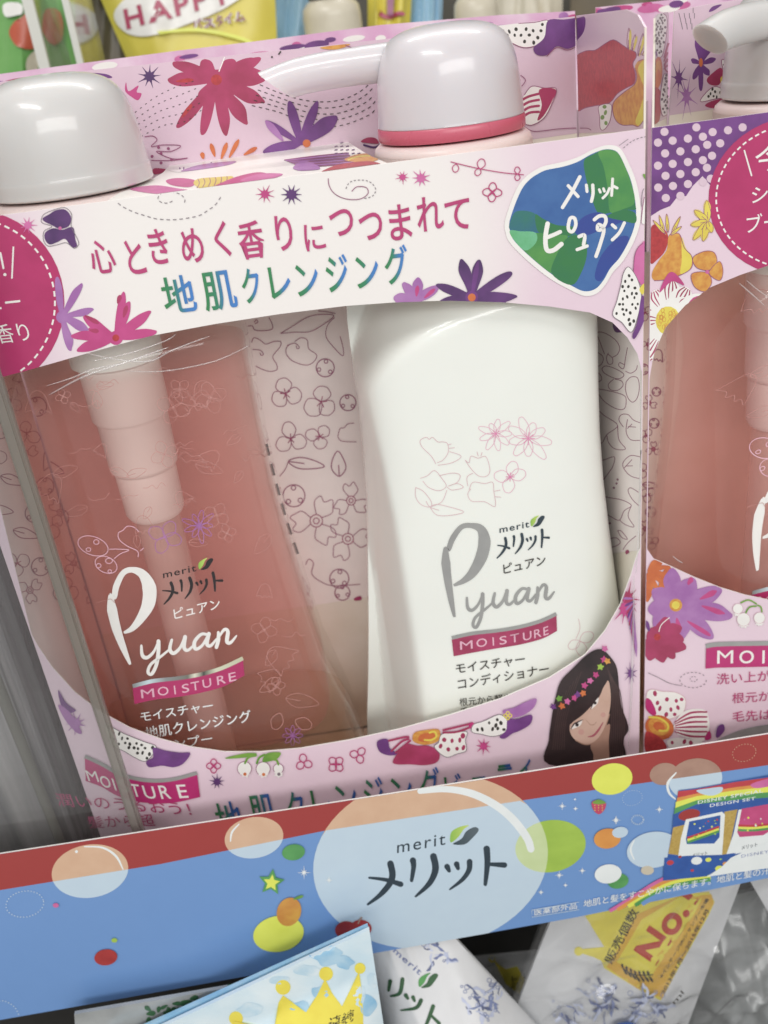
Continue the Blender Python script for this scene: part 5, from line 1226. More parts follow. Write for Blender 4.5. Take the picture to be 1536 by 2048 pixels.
# ------------------------------------------------------------------ printed card strip on the shelf front
TP = frontal(.93)
tops = TP.pxuv([(-500, 1787), (0, 1708), (768, 1590), (1536, 1468), (2100, 1380)]); bots = TP.pxuv([(2100, 1645), (1536, 1756), (1150, 1835), (790, 1899), (250, 1996), (0, 2040), (-500, 2125)])
o8 = [Vector(p) for p in tops] + [Vector(p) for p in bots]; o8.reverse()
strip = thing('shelf_strip', 'long red and blue card strip with bubbles and a big katakana word mark', 'shelf strip', W(.05, .93, FLOOR - .12))
bm = bmesh.new(); mats = ['sky_blue', 'card_back', 'card_edge']; slab(bm, TP, o8, [], .0005, (0, 1, 2))
A = Art(bm, TP, mats, [plane_px(TP, o8)])
RL = [(-520, 1868), (0, 1780), (320, 1728), (655, 1660), (1068, 1597), (1536, 1530), (2100, 1450)]
def yl(x):
    for a, b in zip(RL, RL[1:]):
        if x <= b[0]: return a[1] + (b[1] - a[1]) * (x - a[0]) / (b[0] - a[0])
    return RL[-1][1]
A.poly(RL + [(2100, 1300), (-520, 1700)], 'strip_red', smooth=False)
def ellpts(c, rx, ry, rot, n=64):
    ca, sa = math.cos(math.radians(rot)), math.sin(math.radians(rot))
    return [(c[0] + rx * math.cos(a) * ca - ry * math.sin(a) * sa, c[1] + rx * math.cos(a) * sa + ry * math.sin(a) * ca) for a in [2 * math.pi * i / n for i in range(n)]]
def bubble(c, rx, ry, rot=-9, up='bubble_tan', low='bubble_blue'):
    P = ellpts(c, rx, ry, rot); A.poly(P, up, smooth=False)
    Q = [(x, max(y, yl(x))) for x, y in P]; Q2 = []
    for q in Q:
        if not Q2 or (abs(q[0] - Q2[-1][0]) + abs(q[1] - Q2[-1][1])) > .3: Q2.append(q)
    A.poly(Q2, low, smooth=False)
    return P
bubble((180, 1742), 77, 53); A.stroke([(168, 1693), (205, 1695), (232, 1712), (246, 1738)], 4, 'bubble_shine', taper=[.5, 1, 1.2, .6]); A.dot((153, 1703), 3, 'bubble_shine')
bubble((508, 1675), 59, 41); A.stroke([(478, 1648), (464, 1664), (461, 1682)], 4, 'bubble_shine', taper=[.6, 1, .6])
A.ell((1101, 1692), 71, 52, -10, 'lime')
big = bubble((861, 1722), 236, 174, -9)
old = A.clip; A.clip = [[Vector(p) for p in big]]; A.ell((1101, 1692), 71, 52, -10, 'lime_pale'); A.clip = old
zp = Z(600, 1520, 2.898)
A.stroke(zp((695, 180), (850, 168), (1000, 195), (1140, 265), (1240, 350), (1315, 450), (1338, 515)), 15, 'bubble_shine', taper=[.7, .85, 1, 1.05, 1.1, 1.05, .95])
A.text('merit', zp((562, 540))[0], zp((842, 490))[0], 23, 'navy', .004, 1.2, lean=-.02)
leaf_mark(A, zp((885, 486))[0], zp((1036, 405))[0], 'leaf_grey', 'leaf_fresh')
logo_kana(A, ((733, 1703), (273, -39), (0, 110)), 'navy', .92)
zt = Z(768, 1200, 2); z8 = Z(768, 1548, 2); z7 = Z(0, 1548, 2)
A.ell(zt((912, 715))[0], 41, 31, -12, 'lemon'); A.ell(zt((1120, 695))[0], 29, 22, -10, 'skin_shade')
P = bubble(zt((1245, 715))[0], 54, 41, -10, 'skin_shade'); A.stroke(zt((1168, 690), (1135, 730), (1140, 770), (1165, 795)), 5, 'bubble_shine', taper=[.5, 1, 1, .5])
A.dashes(ellpts(zt((1440, 610))[0], 24, 17, -15, 24), 1.6, 'bubble_tan', 1.8, 4.2, True, False)
A.dashes(ellpts(zt((993, 790))[0], 20, 15, -15, 24), 1.3, 'bubble_blue', 1.6, 3.4, True, False); A.dashes(ellpts(z7((100, 518))[0], 38, 26, -9, 24), 2.2, 'bubble_blue', 2.2, 4, True, False); A.dashes(ellpts((2, 2040), 38, 40, -9, 24), 2.2, 'bubble_blue', 2.2, 4, True, False)
def sparkle(c, r, n=4):
    for i in range(n):
        a = math.pi * i / n; d = Vector((math.cos(a), math.sin(a))) * r * (1 if i % 2 == 0 else .6); A.stroke([Vector(c) - d, c, Vector(c) + d], 2.2, 'bubble_shine', smooth=False, taper=[.1, 1, .1], cap=False)
    A.dot(c, r * .24, 'bubble_shine')
for c, r in (((608, 1744), 14), ((658, 1759), 8), (zt((712, 822))[0], 8), (zt((765, 832))[0], 5), (zt((928, 878))[0], 9), (zt((1100, 835))[0], 8), (z8((700, 402))[0], 9), (z8((792, 384))[0], 7), (z8((725, 442))[0], 5), (z8((627, 470))[0], 6), (z8((925, 182))[0], 8), (z8((763, 98))[0], 3)): sparkle(c, r)
A.dashes(ellpts(z8((1013, 180))[0], 12, 9, 0, 20), 3.5, 'bubble_blue', 1.6, 2.4, True, False)
A.ell((587, 1703), 23, 16, -8, 'green'); A.ell((557, 1866), 51, 36, -10, 'lemon'); A.ell((578, 1822), 24, 29, 20, 'fruit'); A.petal((587, 1797), (607, 1790), 6, 'leaf_green')
A.ell((212, 1913), 23, 16, -8, 'apple'); A.ell((229, 1879), 6, 4.5, 0, 'lime'); A.ell((112, 1809), 6, 4.5, 0, 'blush')
def star5(c, r, mt):
    A.poly([(c[0] + (r if i % 2 == 0 else r * .48) * math.cos(-math.pi / 2 + .12 + i * math.pi / 5), c[1] + (r if i % 2 == 0 else r * .48) * math.sin(-math.pi / 2 + .12 + i * math.pi / 5)) for i in range(10)], mt, smooth=False)
star5((543, 1763), 27, 'green'); star5((543, 1764), 17, 'lemon')
A.ell((692, 1858), 22, 17, -5, 'apple'); A.ell((722, 1855), 21, 17, 5, 'apple'); A.stroke([(716, 1846), (720, 1837), (724, 1833)], 3.2, 'skin_shade')
A.poly(z8((830, 110), (858, 100), (886, 112), (880, 140), (858, 158), (836, 140)), 'straw'); A.poly(z8((832, 112), (858, 98), (886, 112), (858, 118)), 'leaf_green')
for i in range(9): A.dot(z8((842 + (i % 3) * 15, 122 + (i // 3) * 10))[0], 1.0, 'lemon', n=6)
A.ell(z8((892, 255))[0], 27, 20, -8, 'tangerine'); A.ell(z8((943, 230))[0], 16, 11, -8, 'bubble_blue'); A.ell(z8((1075, 300))[0], 53, 36, -10, 'bubble_blue'); A.stroke(z8((1000, 260), (985, 300), (1000, 340)), 4, 'bubble_shine', taper=[.5, 1, .5])
A.ell(z8((935, 425))[0], 21, 15, -10, 'green'); A.ell(z8((895, 396))[0], 27, 19, -8, 'bubble_shine'); A.ell(z8((1052, 382))[0], 13, 9, 0, 'bag_cream')
for k, mt in enumerate(('blush', 'tangerine', 'lemon', 'green', 'sky_blue')):
    A.stroke([(1212 + k * 16, 1824 - k * 3), (1262 + k * 10, 1796 - k * 0), (1330 + k * 6, 1757 + k * 5), (1420, 1735 + k * 8)], 12, mt, taper=[.5, .8, 1, 1], cap=False)
# picture of the twin pack on the strip
z6 = Z(1236, 1440, 5.12)
def pk_(pts, mt, smooth=False): A.poly(z6(*pts), mt, smooth=smooth)
pk_([(620, 712), (800, 690), (1536, 560), (2200, 440), (2150, 1400), (1536, 1500), (460, 1635)], 'pack_blue')
for k, (a, b, mt) in enumerate(((712, 870, 'rainbow_red'), (800, 930, 'tangerine'), (850, 960, 'lemon'), (905, 1010, 'green'), (960, 1040, 'pack_blue'))):
    y0 = [0, 60, 95, 150, 205][k]
    pk_([(612 - k * 12, 720 + y0 + k * 8), (800, 700 + y0 * .75), (1200, 640 + y0 * .9 - 15), (1536, 580 + y0), (2150, 470 + y0), (2150, 540 + y0 * 1.0), (1536, 660 + y0), (1000, 760 + y0 * 1.1), (700, 850 + y0 * 1.05), (585 - k * 8, 940 + y0 * .7)], mt)
pk_([(800, 712), (930, 690), (1060, 678), (1050, 730), (960, 765), (860, 750)], 'bubble_blue', True); pk_([(1355, 650), (1536, 590), (1700, 570), (1600, 650), (1420, 690)], 'blush', True)
A.ell(z6((725, 962))[0], 22, 11, -12, 'strip_red')
A.text('DISNEY SPECIAL', z6((812, 852))[0], z6((1478, 732))[0], 6.5, 'bubble_shine', .01, 1.1, lean=-.05); A.text('DESIGN SET', z6((935, 884))[0], z6((1400, 808))[0], 6.2, 'bubble_shine', .01, 1.1, lean=-.05)
pk_([(560, 1090), (690, 1060), (640, 1380), (510, 1360)], 'kraft'); pk_([(1085, 930), (1220, 905), (1120, 1370), (1050, 1370)], 'kraft')
pk_([(690, 1010), (1060, 930), (1090, 960), (1060, 1380), (610, 1400), (640, 1200)], 'bubble_shine'); pk_([(1230, 910), (1600, 850), (1620, 1280), (1100, 1380), (1180, 1150)], 'bubble_shine')
pk_([(725, 1030), (1045, 965), (1035, 1190), (980, 1255), (700, 1262), (690, 1210)], 'pack_blue', False); pk_([(1262, 900), (1600, 840), (1600, 1100), (1480, 1170), (1240, 1190), (1215, 1140)], 'pack_pink')
for k, mt in enumerate(('rainbow_red', 'lemon', 'green')):
    A.stroke(z6((705, 1200 + k * 22), (850, 1150 + k * 22), (1030, 1085 + k * 22)), 4.4, mt, cap=False); A.stroke(z6((1225, 1070 + k * 24), (1400, 1075 + k * 22), (1600, 1050 + k * 22)), 4.4, mt, cap=False)
random.seed(9)
for i in range(16): A.dot(z6((random.uniform(740, 1020), random.uniform(1010, 1200)))[0], random.uniform(.9, 2.4), random.choice(('lemon', 'rainbow_red', 'bubble_shine', 'lime')), n=8)
for i in range(10): A.dot(z6((random.uniform(1280, 1500), random.uniform(940, 1130)))[0], random.uniform(.9, 2.4), random.choice(('bubble_shine', 'lemon', 'blush')), n=8)
A.text('メリット', z6((755, 1400))[0], z6((908, 1372))[0], 8, 'navy', .01, lean=-.04); A.text('メリット', z6((1258, 1320))[0], z6((1420, 1285))[0], 8, 'navy', .01, lean=-.04)
pk_([(470, 1400), (700, 1380), (1060, 1370), (1200, 1350), (1100, 1440), (900, 1590), (455, 1635)], 'pack_blue')
for c, r, mt in (((530, 1450), 7, 'rainbow_red'), ((630, 1390), 3.5, 'apple'), ((800, 1430), 11, 'bubble_shine'), ((920, 1420), 6, 'lemon'), ((755, 1530), 3.5, 'rainbow_red'), ((1030, 1510), 8, 'lemon'), ((1090, 1460), 5, 'tangerine'), ((1045, 1415), 2.5, 'lime')): A.ell(z6(c)[0], r, r * .7, -8, mt)
pk_([(900, 1595), (1050, 1500), (1150, 1400), (1300, 1330), (1536, 1240), (2150, 1120), (2150, 1400), (1536, 1505)], 'bubble_shine'); A.text('DISNEY', z6((1255, 1400))[0], z6((1536, 1350))[0], 6, 'splash', .01, 1.2, lean=-.04)
A.text('医薬部外品', (1068, 1829), (1153, 1815), 13, 'bubble_shine', .005, lean=-.04); A.stroke([(1063, 1818), (1063, 1832), (1157, 1817), (1157, 1802), (1063, 1818)], 1.2, 'bubble_blue', smooth=False)
A.text('地肌と髪をすこやかに保ちます。地肌と髪の汗のにおいを防ぐ', (1166, 1813), (1660, 1724), 15, 'bubble_shine', .006, lean=-.05)
link('card', bm, mats, strip, smooth=False)
bm = bmesh.new(); box(bm, (-1.7, .934, -1.10), (2.3, .951, -.96), bev=.0006); link('price_rail', bm, ['shelf_paint'], strip)

# ------------------------------------------------------------------ acrylic divider at the left
div = thing('acrylic_divider', 'clear grey acrylic shelf divider standing at the left with a thick pale edge', 'divider', W(-.5, .95, FLOOR))
bm = bmesh.new(); box(bm, (-1.4, .957, FLOOR + .001), (-.3515, .967, .06)); link('sheet', bm, ['acrylic'], div)
bm = bmesh.new(); box(bm, (-.351, .955, FLOOR + .001), (-.3365, .969, .06), bev=.0008); link('edge', bm, ['acrylic_edge'], div)
nb = thing('clear_clamshell_pack', 'dark grey clear plastic pack at the left behind the acrylic divider', 'pack', W(-.7, 1.12, FLOOR))
bm = bmesh.new(); box(bm, (-1.3, 1.0, FLOOR + .001), (-.428, 1.24, -.36), bev=.004); link('shell', bm, ['film_dark'], nb)
bm = bmesh.new(); box(bm, (-1.25, 1.03, FLOOR + .006), (-.46, 1.22, -.40), bev=.003); link('tray', bm, ['clam_grey'], nb)
bm = bmesh.new(); box(bm, (-.60, .996, -.535), (-.427, .999, -.528)); link('highlight_streak', bm, ['bubble_shine'], nb)  # thin pale bar standing in for a highlight across the pack
bm = bmesh.new(); tube(bm, [(-.47, .994, -.40), (-.466, .994, -.7), (-.46, .994, FLOOR + .01)], [.006, .007, .006], 12); link('corner_rib', bm, ['acrylic_edge'], nb)
# ------------------------------------------------------------------ refill pouches on the shelf below
def pouch_mesh(plane, quad, bulge, wrinkle, seed, nx=44, ny=56, zb=-1.745, flat_top=.1, thick=.0012):
    rnd = random.Random(seed)
    tl, tr, br, bl = [plane.uv(plane.hit(*p)[0]) for p in quad]
    vb = plane.uv(W(0, .93, zb)).y
    def ext(a, b): t = (vb - a.y) / (b.y - a.y); return a + (b - a) * t
    br = ext(tr, br); bl = ext(tl, bl)
    waves = [(rnd.uniform(2, 7), rnd.uniform(2, 7), rnd.uniform(0, 6.3), rnd.uniform(.3, 1)) for _ in range(7)]
    cre = [(rnd.uniform(0, 1), rnd.uniform(0, 1), rnd.uniform(0, 3.14), rnd.uniform(.02, .06)) for _ in range(9)]
    bm = bmesh.new(); F_, B_ = [], []
    for j in range(ny + 1):
        fr, bk = [], []
        for i in range(nx + 1):
            u = i / nx; v = j / ny
            p = (tl * (1 - u) + tr * u) * (1 - v) + (bl * (1 - u) + br * u) * v
            e = (1 - abs(2 * u - 1) ** 3) * min(1, max(0, (v - flat_top) / .35)) ; e = max(e, 0)
            w = sum(math.sin(a * u * 6 + b * v * 6 + c) * d for a, b, c, d in waves) / 7
            cw = 0
            for cx, cy, an, wd in cre:
                dd = (u - cx) * math.cos(an) + (v - cy) * math.sin(an); cw += math.exp(-(dd / wd) ** 2) * .5
            k = min(1, 6 * min(u, 1 - u, v + .02))
            off = bulge * e + wrinkle * (w + cw) * k
            fr.append(bm.verts.new(plane.at(p.x, p.y, off + thick))); bk.append(bm.verts.new(plane.at(p.x, p.y, -bulge * e * .6)))
        F_.append(fr); B_.append(bk)
    for j in range(ny):
        for i in range(nx):
            bm.faces.new((F_[j][i], F_[j + 1][i], F_[j + 1][i + 1], F_[j][i + 1])); bm.faces.new((B_[j][i], B_[j][i + 1], B_[j + 1][i + 1], B_[j + 1][i]))
    for j in range(ny): bm.faces.new((F_[j][0], B_[j][0], B_[j + 1][0], F_[j + 1][0])); bm.faces.new((F_[j][nx], F_[j + 1][nx], B_[j + 1][nx], B_[j][nx]))
    for i in range(nx): bm.faces.new((F_[0][i], F_[0][i + 1], B_[0][i + 1], B_[0][i])); bm.faces.new((F_[ny][i], B_[ny][i], B_[ny][i + 1], F_[ny][i + 1]))
    bmesh.ops.recalc_face_normals(bm, faces=bm.faces)
    return bm
G = 'refill pouches on the lower shelf'
# blue watercolour pouch with a crown, in front of the strip
pl = frontal(.875)
t = thing('refill_pouch', 'pale blue watercolour pouch with a yellow crown poking up in front of the card strip', 'refill pouch', W(-.12, .875, -1.75), G)
bm = pouch_mesh(pl, [(150, 2129), (738, 1853), (772, 2080), (210, 2500)], .02, .0009, 3, flat_top=.12); mats = ['water_film']
A = Art(bm, Skin(bm), mats, None, 1.2e-4)
def blob(c, rx, ry, mt, seed):
    r = random.Random(seed); A.poly([(c[0] + rx * r.uniform(.7, 1.15) * math.cos(a), c[1] + ry * r.uniform(.7, 1.15) * math.sin(a)) for a in [i * math.pi / 5 for i in range(10)]], mt, n=3)
for c, rx, ry, mt, sd in (((655, 1912), 34, 20, 'water_deep', 1), ((690, 1925), 18, 14, 'water_deep', 2), ((600, 2015), 22, 14, 'water_deep', 3), ((500, 2020), 30, 14, 'water', 4), ((615, 1940), 26, 12, 'water', 5), ((735, 2010), 18, 22, 'water_deep', 6), ((640, 1985), 22, 14, 'water_deep', 7), ((560, 1960), 24, 10, 'water', 8), ((716, 1990), 16, 26, 'water', 9), ((745, 1960), 12, 16, 'water', 10)): blob(c, rx, ry, mt, sd)
for i in range(4):
    pass
CR = [(482, 2062), (462, 2040), (548, 2058), (557, 2005), (566, 1990), (590, 2008), (612, 2024), (634, 1990), (650, 1957), (664, 1985), (684, 2012), (700, 1980), (718, 1942), (724, 1985), (726, 2030), (726, 2075), (600, 2110), (480, 2110)]
A.poly(CR, 'badge', smooth=False)
for c, r in (((566, 1974), 15), ((652, 1947), 14), ((720, 1936), 11), ((472, 2036), 14)): A.dot(c, r, 'badge', n=20)
A.text('連続', (655, 2062), (706, 2042), 26, 'black', .01, up=(.12, -1))
link('film', bm, mats, t)
bm = pouch_mesh(frontal(.885), [(110, 2128), (735, 1846), (772, 2080), (180, 2500)], .004, .0004, 9, nx=20, ny=24); link('back_film', bm, ['water_deep'], t)
# clear pouch with leaves, left of it
t = thing('refill_pouch', 'greyish clear film pouch with dark green leaves at the lower left', 'refill pouch', W(-.3, .885, -1.75), G)
bm = pouch_mesh(frontal(.9), [(150, 2022), (486, 1964), (500, 2020), (170, 2300)], .012, .0015, 14); mats = ['film_grey']
A = Art(bm, Skin(bm), mats, None, 1.2e-4); random.seed(4)
for i in range(30):
    x = random.uniform(290, 480); y = 2040 - (x - 290) * .26 + random.uniform(-22, 14); a = random.uniform(0, 6.3); A.petal((x, y), (x + 18 * math.cos(a), y + 12 * math.sin(a)), random.uniform(6, 11), 'leaf_dark')
link('film', bm, mats, t)
# pouch with water splashes under the strip
def leafmark(a, b): leaf_mark(A, a, b, 'leaf_dark', 'green')
def splash(cx, cy, n, r, seed):
    rr = random.Random(seed)
    for i in range(n):
        a = rr.uniform(0, 6.3); L = rr.uniform(.25, .8) * r; x, y = cx + rr.uniform(-r, r) * .6, cy + rr.uniform(-r, r) * .6
        pts = [(x, y)]
        for k in range(4): a += rr.uniform(-.7, .7); pts.append((pts[-1][0] + L * .3 * math.cos(a), pts[-1][1] + L * .3 * math.sin(a)))
        A.stroke(pts, rr.uniform(2, 9), ('splash', 'water_pale', 'water_pale', 'splash_dark')[i % 4], taper=[.2, 1, .5, .9, .1])
    for i in range(n // 2): q = (cx + rr.uniform(-r, r), cy + rr.uniform(-r, r)); A.ring(q, rr.uniform(2, 5), 1.1, 'splash')
t = thing('refill_pouch', 'white pouch with slanting katakana and a small green leaf, half under the strip', 'refill pouch', W(.05, .96, -1.75), G)
bm = pouch_mesh(frontal(.96), [(725, 1800), (835, 1790), (1075, 2050), (790, 2200)], .018, .0008, 21); mats = ['pouch_white']
A = Art(bm, Skin(bm), mats, None, 1.2e-4)
splash(880, 1905, 12, 34, 2); splash(965, 2010, 26, 42, 3); splash(990, 1990, 8, 30, 8)
A.text('merit', (785, 1903), (838, 1950), 11, 'splash', .008, 1.15, up=(.65, -.75))
leafmark((842, 1975), (876, 1950))
def tk(w, tp, *p): A.stroke(p, w, 'leaf_dark', taper=tp)
tk(8, [1, .7], (781, 1962), (778, 1980)); tk(8, [1, 1, .4], (805, 1958), (800, 1985), (782, 1992)); tk(8, [1, .7], (812, 1990), (816, 1996)); tk(8, [1, .7], (826, 1994), (829, 2001)); tk(8, [1, .9, .3], (842, 2000), (832, 2015), (802, 2020)); tk(8, [1, .9, .6], (866, 2012), (856, 2040), (846, 2062)); tk(7, [.7, 1], (862, 2030), (878, 2046))
link('film', bm, mats, t)
# pouch in the dark gap
t = thing('refill_pouch', 'shaded white pouch with a small yellow crown in the dark gap under the strip', 'refill pouch', W(.2, 1.12, -1.75), G)
bm = pouch_mesh(frontal(1.14), [(945, 1912), (1110, 1895), (1110, 2150), (985, 2150)], .012, .0006, 31); mats = ['pouch_white']
A = Art(bm, Skin(bm), mats, None, 1.2e-4)
A.poly([(986, 1918), (1000, 1930), (1012, 1938), (1034, 1932), (1050, 1960), (1040, 1990), (1012, 1968)], 'badge', smooth=False); A.dot((984, 1918), 7, 'badge'); A.text('累計', (1022, 1978), (1052, 1970), 26, 'black', .01, up=(0, -1))
link('film', bm, mats, t)
# clear bag with the yellow badge
t = thing('refill_pouch', 'shiny clear bag over a white pouch with a yellow number one badge, lower right', 'refill pouch', W(.36, .94, -1.75), G)
pc = frontal(.99)
IC = 2.2e-5
bm = pouch_mesh(pc, [(1118, 1790), (1492, 1724), (1372, 2048), (1016, 2048)], .003, .0005, 41); mats = ['pouch_white']
A = Art(bm, Skin(bm), mats, None, 1.5e-4, IC)
BD = z8((800, 560), (900, 500), (1300, 470), (1322, 510), (1300, 560), (1105, 905), (1010, 855), (880, 775), (868, 745), (790, 715), (780, 700), (880, 690)); A.poly(BD, 'badge', smooth=False)
A.poly(z8((1110, 900), (1010, 855), (890, 770), (1010, 560), (1200, 480), (1310, 480), (1318, 515)), 'badge_gold', smooth=False); A.poly(z8((1060, 820), (930, 750), (1030, 580), (1180, 490), (1270, 500), (1240, 560)), 'badge', smooth=False)
A.dot(z8((778, 707))[0], 9, 'badge')
A.text('販売個数', z8((912, 762))[0], z8((1022, 548))[0], 21, 'black', .012, up=(-.86, -.45))
A.text('No.1', z8((1088, 766))[0], z8((1260, 500))[0], 56, 'badge_red', .03, up=(-.82, -.57))
A.text('※インテージSRIシャンプー市場', z8((1112, 815))[0], z8((1300, 500))[0], 7.5, 'text_brown', .012, up=(-.86, -.45)); A.text('2013年1月〜2015年12月', z8((1120, 880))[0], z8((1300, 545))[0], 9, 'text_brown', .012, up=(-.86, -.45))
A.stroke(z8((950, 770), (1000, 800), (1075, 800)), 2, 'text_brown')
for k in range(7): A.petal(z8((955 + k * 17, 775 + min(k, 3) * 9))[0], z8((950 + k * 17, 755 + min(k, 3) * 9))[0], 4.5, 'text_brown'); A.petal(z8((955 + k * 17, 775 + min(k, 3) * 9))[0], z8((972 + k * 17, 800 + min(k, 3) * 9))[0], 4.5, 'text_brown')
splash(1200, 1995, 22, 42, 5); splash(1290, 2010, 26, 44, 6); splash(1140, 2030, 14, 40, 7)
A.poly(z8((900, 1010), (925, 975), (970, 965), (1010, 985), (1020, 1030), (900, 1030)), 'pack_blue'); A.stroke(z8((915, 1010), (950, 985), (990, 990)), 6, 'green'); A.stroke(z8((930, 1010), (965, 995), (1000, 1005)), 4, 'lemon')
A.text('ml', z8((1145, 895))[0], z8((1185, 850))[0], 10, 'text_brown', .01, up=(-.7, -.6))
link('inner_pouch', bm, mats, t)
bm = pouch_mesh(frontal(.966), [(1098, 1795), (1640, 1695), (1560, 2048), (1000, 2060)], .001, .0036, 47, nx=110, ny=110, thick=.0016); link('clear_bag', bm, ['film'], t)
t = thing('refill_pouch', 'white pouch corner showing at the right edge under the strip', 'refill pouch', W(.62, .99, -1.75), G)
bm = pouch_mesh(frontal(.99), [(1490, 1745), (1700, 1705), (1720, 1900), (1545, 1838)], .01, .001, 51); link('film', bm, ['pouch_white'], t)
t = thing('refill_pouch', 'grey film pouch behind the shiny clear bag', 'refill pouch', W(.5, 1.1, -1.75), G)
bm = pouch_mesh(frontal(1.10), [(1380, 1800), (1640, 1750), (1620, 2100), (1300, 2150)], .02, .003, 53); link('film', bm, ['film_grey'], t)
# ------------------------------------------------------------------ second row and the goods on the back of the shelf
def back_row(x0, x1, top_px, label, root_x):
    c = thing('gift_carton', label, 'carton', W(root_x, 1.4, FLOOR), 'flowered twin-pack cartons')
    P = frontal(1.50); tu = P.pxuv(top_px); tu = [Vector((min(max(p.x, x0 * S), x1 * S), p.y)) for p in tu]
    o = [Vector((x0 * S, (FLOOR + .002) * S)), Vector((x1 * S, (FLOOR + .002) * S))] + list(reversed(tu))
    bm = bmesh.new(); mats = ['card_gloss', 'card_white', 'card_edge']; slab(bm, P, o, [], .0005, (0, 1, 2)); A = Art(bm, P, mats, [plane_px(P, o)])
    random.seed(int(root_x * 100))
    for i in range(26):
        k = random.random(); a = top_px[0]; b = top_px[-1]; x = a[0] + (b[0] - a[0]) * k; y = a[1] + (b[1] - a[1]) * k + random.uniform(2, 22)
        A.ell((x, y), random.uniform(8, 34), random.uniform(4, 9), -8, random.choice(('rose', 'lilac', 'blush', 'white', 'white', 'crimson', 'violet')))  # white patches imitate gloss on the shrink film, the rest is print
    link('back_panel', bm, mats, c, smooth=False)
    bm = bmesh.new(); mats = ['card_print_far', 'card_back', 'card_edge']; slab(bm, frontal(1.262), [U2(x0, FLOOR + .002), U2(x1, FLOOR + .002), U2(x1, TOP), U2(x0, TOP)], [], .0005, (0, 1, 2)); link('front_panel', bm, mats, c, smooth=False)
back_row(-.50, .44, [(-80, 158), (0, 148), (350, 102), (500, 84), (760, 50), (1000, 30), (1150, 22)], 'second-row carton behind the middle carton, only its shiny printed top edge showing', 0)
back_row(.445, 1.3, [(1152, 20), (1300, 4), (1536, -22), (1700, -40)], 'second-row carton behind the right-hand carton, a blurred pink top edge', .8)
def back_bag(name, label, cat, depth, quad, mat, seed, bulge=.02, wr=.002, art=None, zb=FLOOR, group=None):
    pl = frontal(depth); u = [pl.uv(pl.hit(*p)[0]) for p in quad]
    t = thing(name, label, cat, W(sum(p.x for p in u) / 4 / S, depth, FLOOR), group)
    bm = pouch_mesh(pl, quad, bulge, wr, seed, nx=36, ny=36, zb=zb); mats = [mat]
    if art:
        global A
        A = Art(bm, Skin(bm), mats, None, 1.2e-3, 2.5e-4); art()
    link('bag', bm, mats, t)
    return t
def happy():
    A.poly([(232, 20), (300, -25), (480, -60), (490, -10), (400, 40), (300, 72), (250, 62)], 'white')
    for mt, b in (('white', .07), ('bag_wine', .03)): A.text('HAPPY', (256, 60), (466, 6), 40, mt, b, 1.25, up=(-.22, -1))
    A.text('バスタイム', (388, 64), (492, 44), 22, 'white', .09); A.text('バスタイム', (388, 64), (492, 44), 22, 'line_plum', .02)
    A.stroke([(320, 66), (400, 62), (470, 76), (520, 96)], 7, 'lemon')
back_bag('bath_salts_bag', 'blurred bright yellow bag with wine red HAPPY lettering at the top', 'bag', 2.45, [(120, -190), (540, -210), (560, 200), (290, 200)], 'bag_yellow', 61, .02, .003, happy)
back_bag('bath_salts_bag', 'blurred sky blue bag right of the yellow HAPPY bag', 'bag', 2.55, [(520, -190), (640, -200), (620, 200), (500, 200)], 'bag_sky', 62, .02, .004)
back_bag('bath_salts_bag', 'small blurred yellow bag between the two cream jars', 'bag', 2.5, [(735, -190), (830, -195), (815, 180), (735, 180)], 'bag_yellow', 63, .015, .003, lambda: (A.stroke([(760, 25), (775, 35), (800, 28)], 8, 'bag_wine'), A.stroke([(780, -10), (778, 30)], 6, 'line_plum')))
back_bag('bath_salts_bag', 'blurred sky blue bag right of the small yellow bag', 'bag', 2.55, [(818, -190), (890, -195), (880, 180), (800, 180)], 'bag_sky', 64, .015, .004)
def greens():
    A.poly([(38, 40), (62, 30), (80, 70), (70, 95), (40, 95), (22, 65)], 'bag_red'); A.poly([(95, 20), (120, 25), (125, 75), (105, 90), (88, 60)], 'bag_red'); A.poly([(10, 10), (40, 8), (42, 30), (14, 34)], 'white'); A.poly([(50, 120), (70, 100), (82, 140), (52, 150)], 'bag_cream')
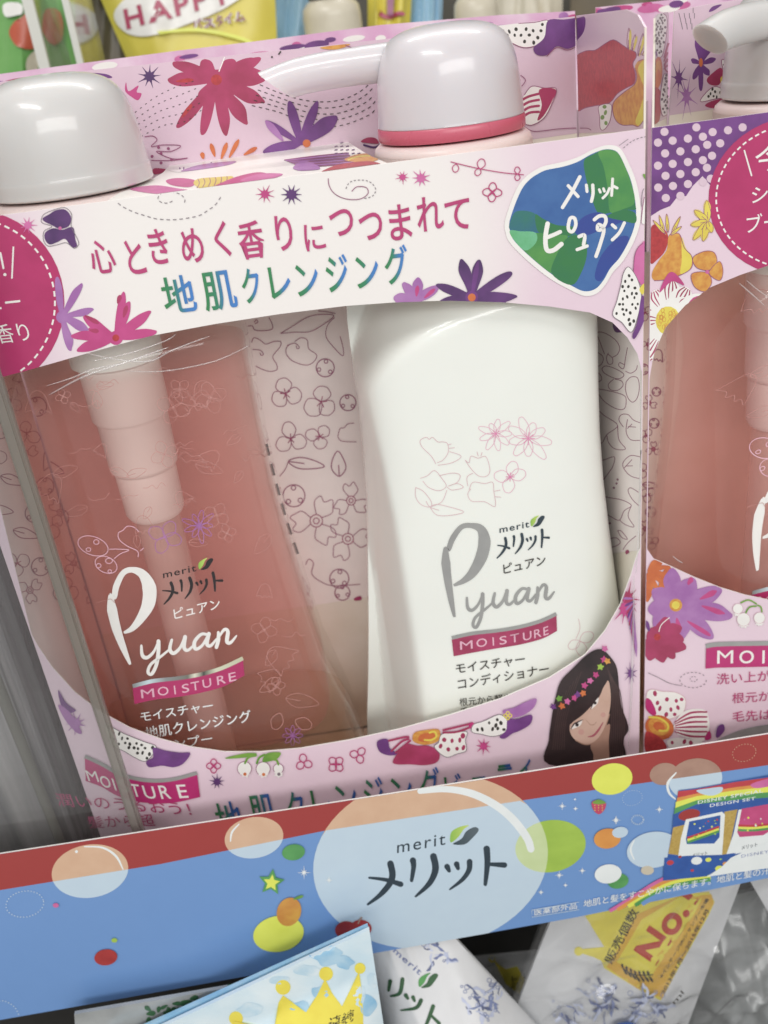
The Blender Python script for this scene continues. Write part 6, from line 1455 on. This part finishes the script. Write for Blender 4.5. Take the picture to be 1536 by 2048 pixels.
back_bag('wrapped_bath_pack', 'blurred green and red pack at the top left corner', 'pack', 2.35, [(-60, -180), (140, -200), (160, 190), (-20, 200)], 'bag_green', 65, .015, .003, greens)
back_bag('wrapped_bath_pack', 'blurred olive brown pack left of the yellow HAPPY bag', 'pack', 2.5, [(140, -180), (260, -190), (360, 200), (150, 200)], 'bag_brown', 66, .015, .003)
back_bag('wrapped_bath_pack', 'blurred white pack at the top right of the back row', 'pack', 2.7, [(975, -190), (1130, -210), (1120, 160), (985, 160)], 'bag_cream', 67, .015, .003)
back_bag('wrapped_bath_pack', 'dark blurred pack behind the red printed flower, at the top right', 'pack', 2.75, [(1140, -190), (1700, -270), (1690, 160), (1140, 160)], 'bag_brown', 68, .015, .003)
def jar(px, py_top, r, depth, label):
    d = ray(px, py_top); q = d * (depth / d.y); t = thing('jar', label, 'jar', W(q.x, depth, FLOOR), None)
    bm = bmesh.new(); lathe(bm, (q.x, depth), [(r * .96, FLOOR + .002), (r, FLOOR + .02), (r, q.z - .03), (r * .96, q.z - .012), (r * .8, q.z), (r * .7, q.z + .004)], 48); link('body', bm, ['bag_cream'], t)
    bm = bmesh.new(); lathe(bm, (q.x, depth), [(r * .72, q.z + .005), (r * .74, q.z + .01), (r * .74, q.z + .06), (r * .68, q.z + .066)], 48); link('lid', bm, ['dark_paint'], t)
jar(660, 2, .066, 2.42, 'blurred cream jar with a dark lid between the blue bag and the small yellow bag'); jar(950, -6, .05, 2.42, 'narrower blurred cream jar left of the white pack')
for k, (px, lab) in enumerate(((52, 'clear acrylic fin in front of the green and red pack, thicker pale edge'), (132, 'second clear acrylic fin, between the green pack and the brown pack'))):
    d = ray(px, 0); q = d * (2.05 / d.y); t = thing('acrylic_fin', lab, 'divider', W(q.x, 2.1, FLOOR))
    bm = bmesh.new(); box(bm, (q.x - .008, 2.05, FLOOR + .001), (q.x + (.012 if k == 0 else .004), 2.062, .25)); link('edge', bm, ['fin_edge'], t)
    bm = bmesh.new(); box(bm, (q.x - .004, 2.063, FLOOR + .001), (q.x + .004, 2.3, .25)); link('sheet', bm, ['acrylic'], t)
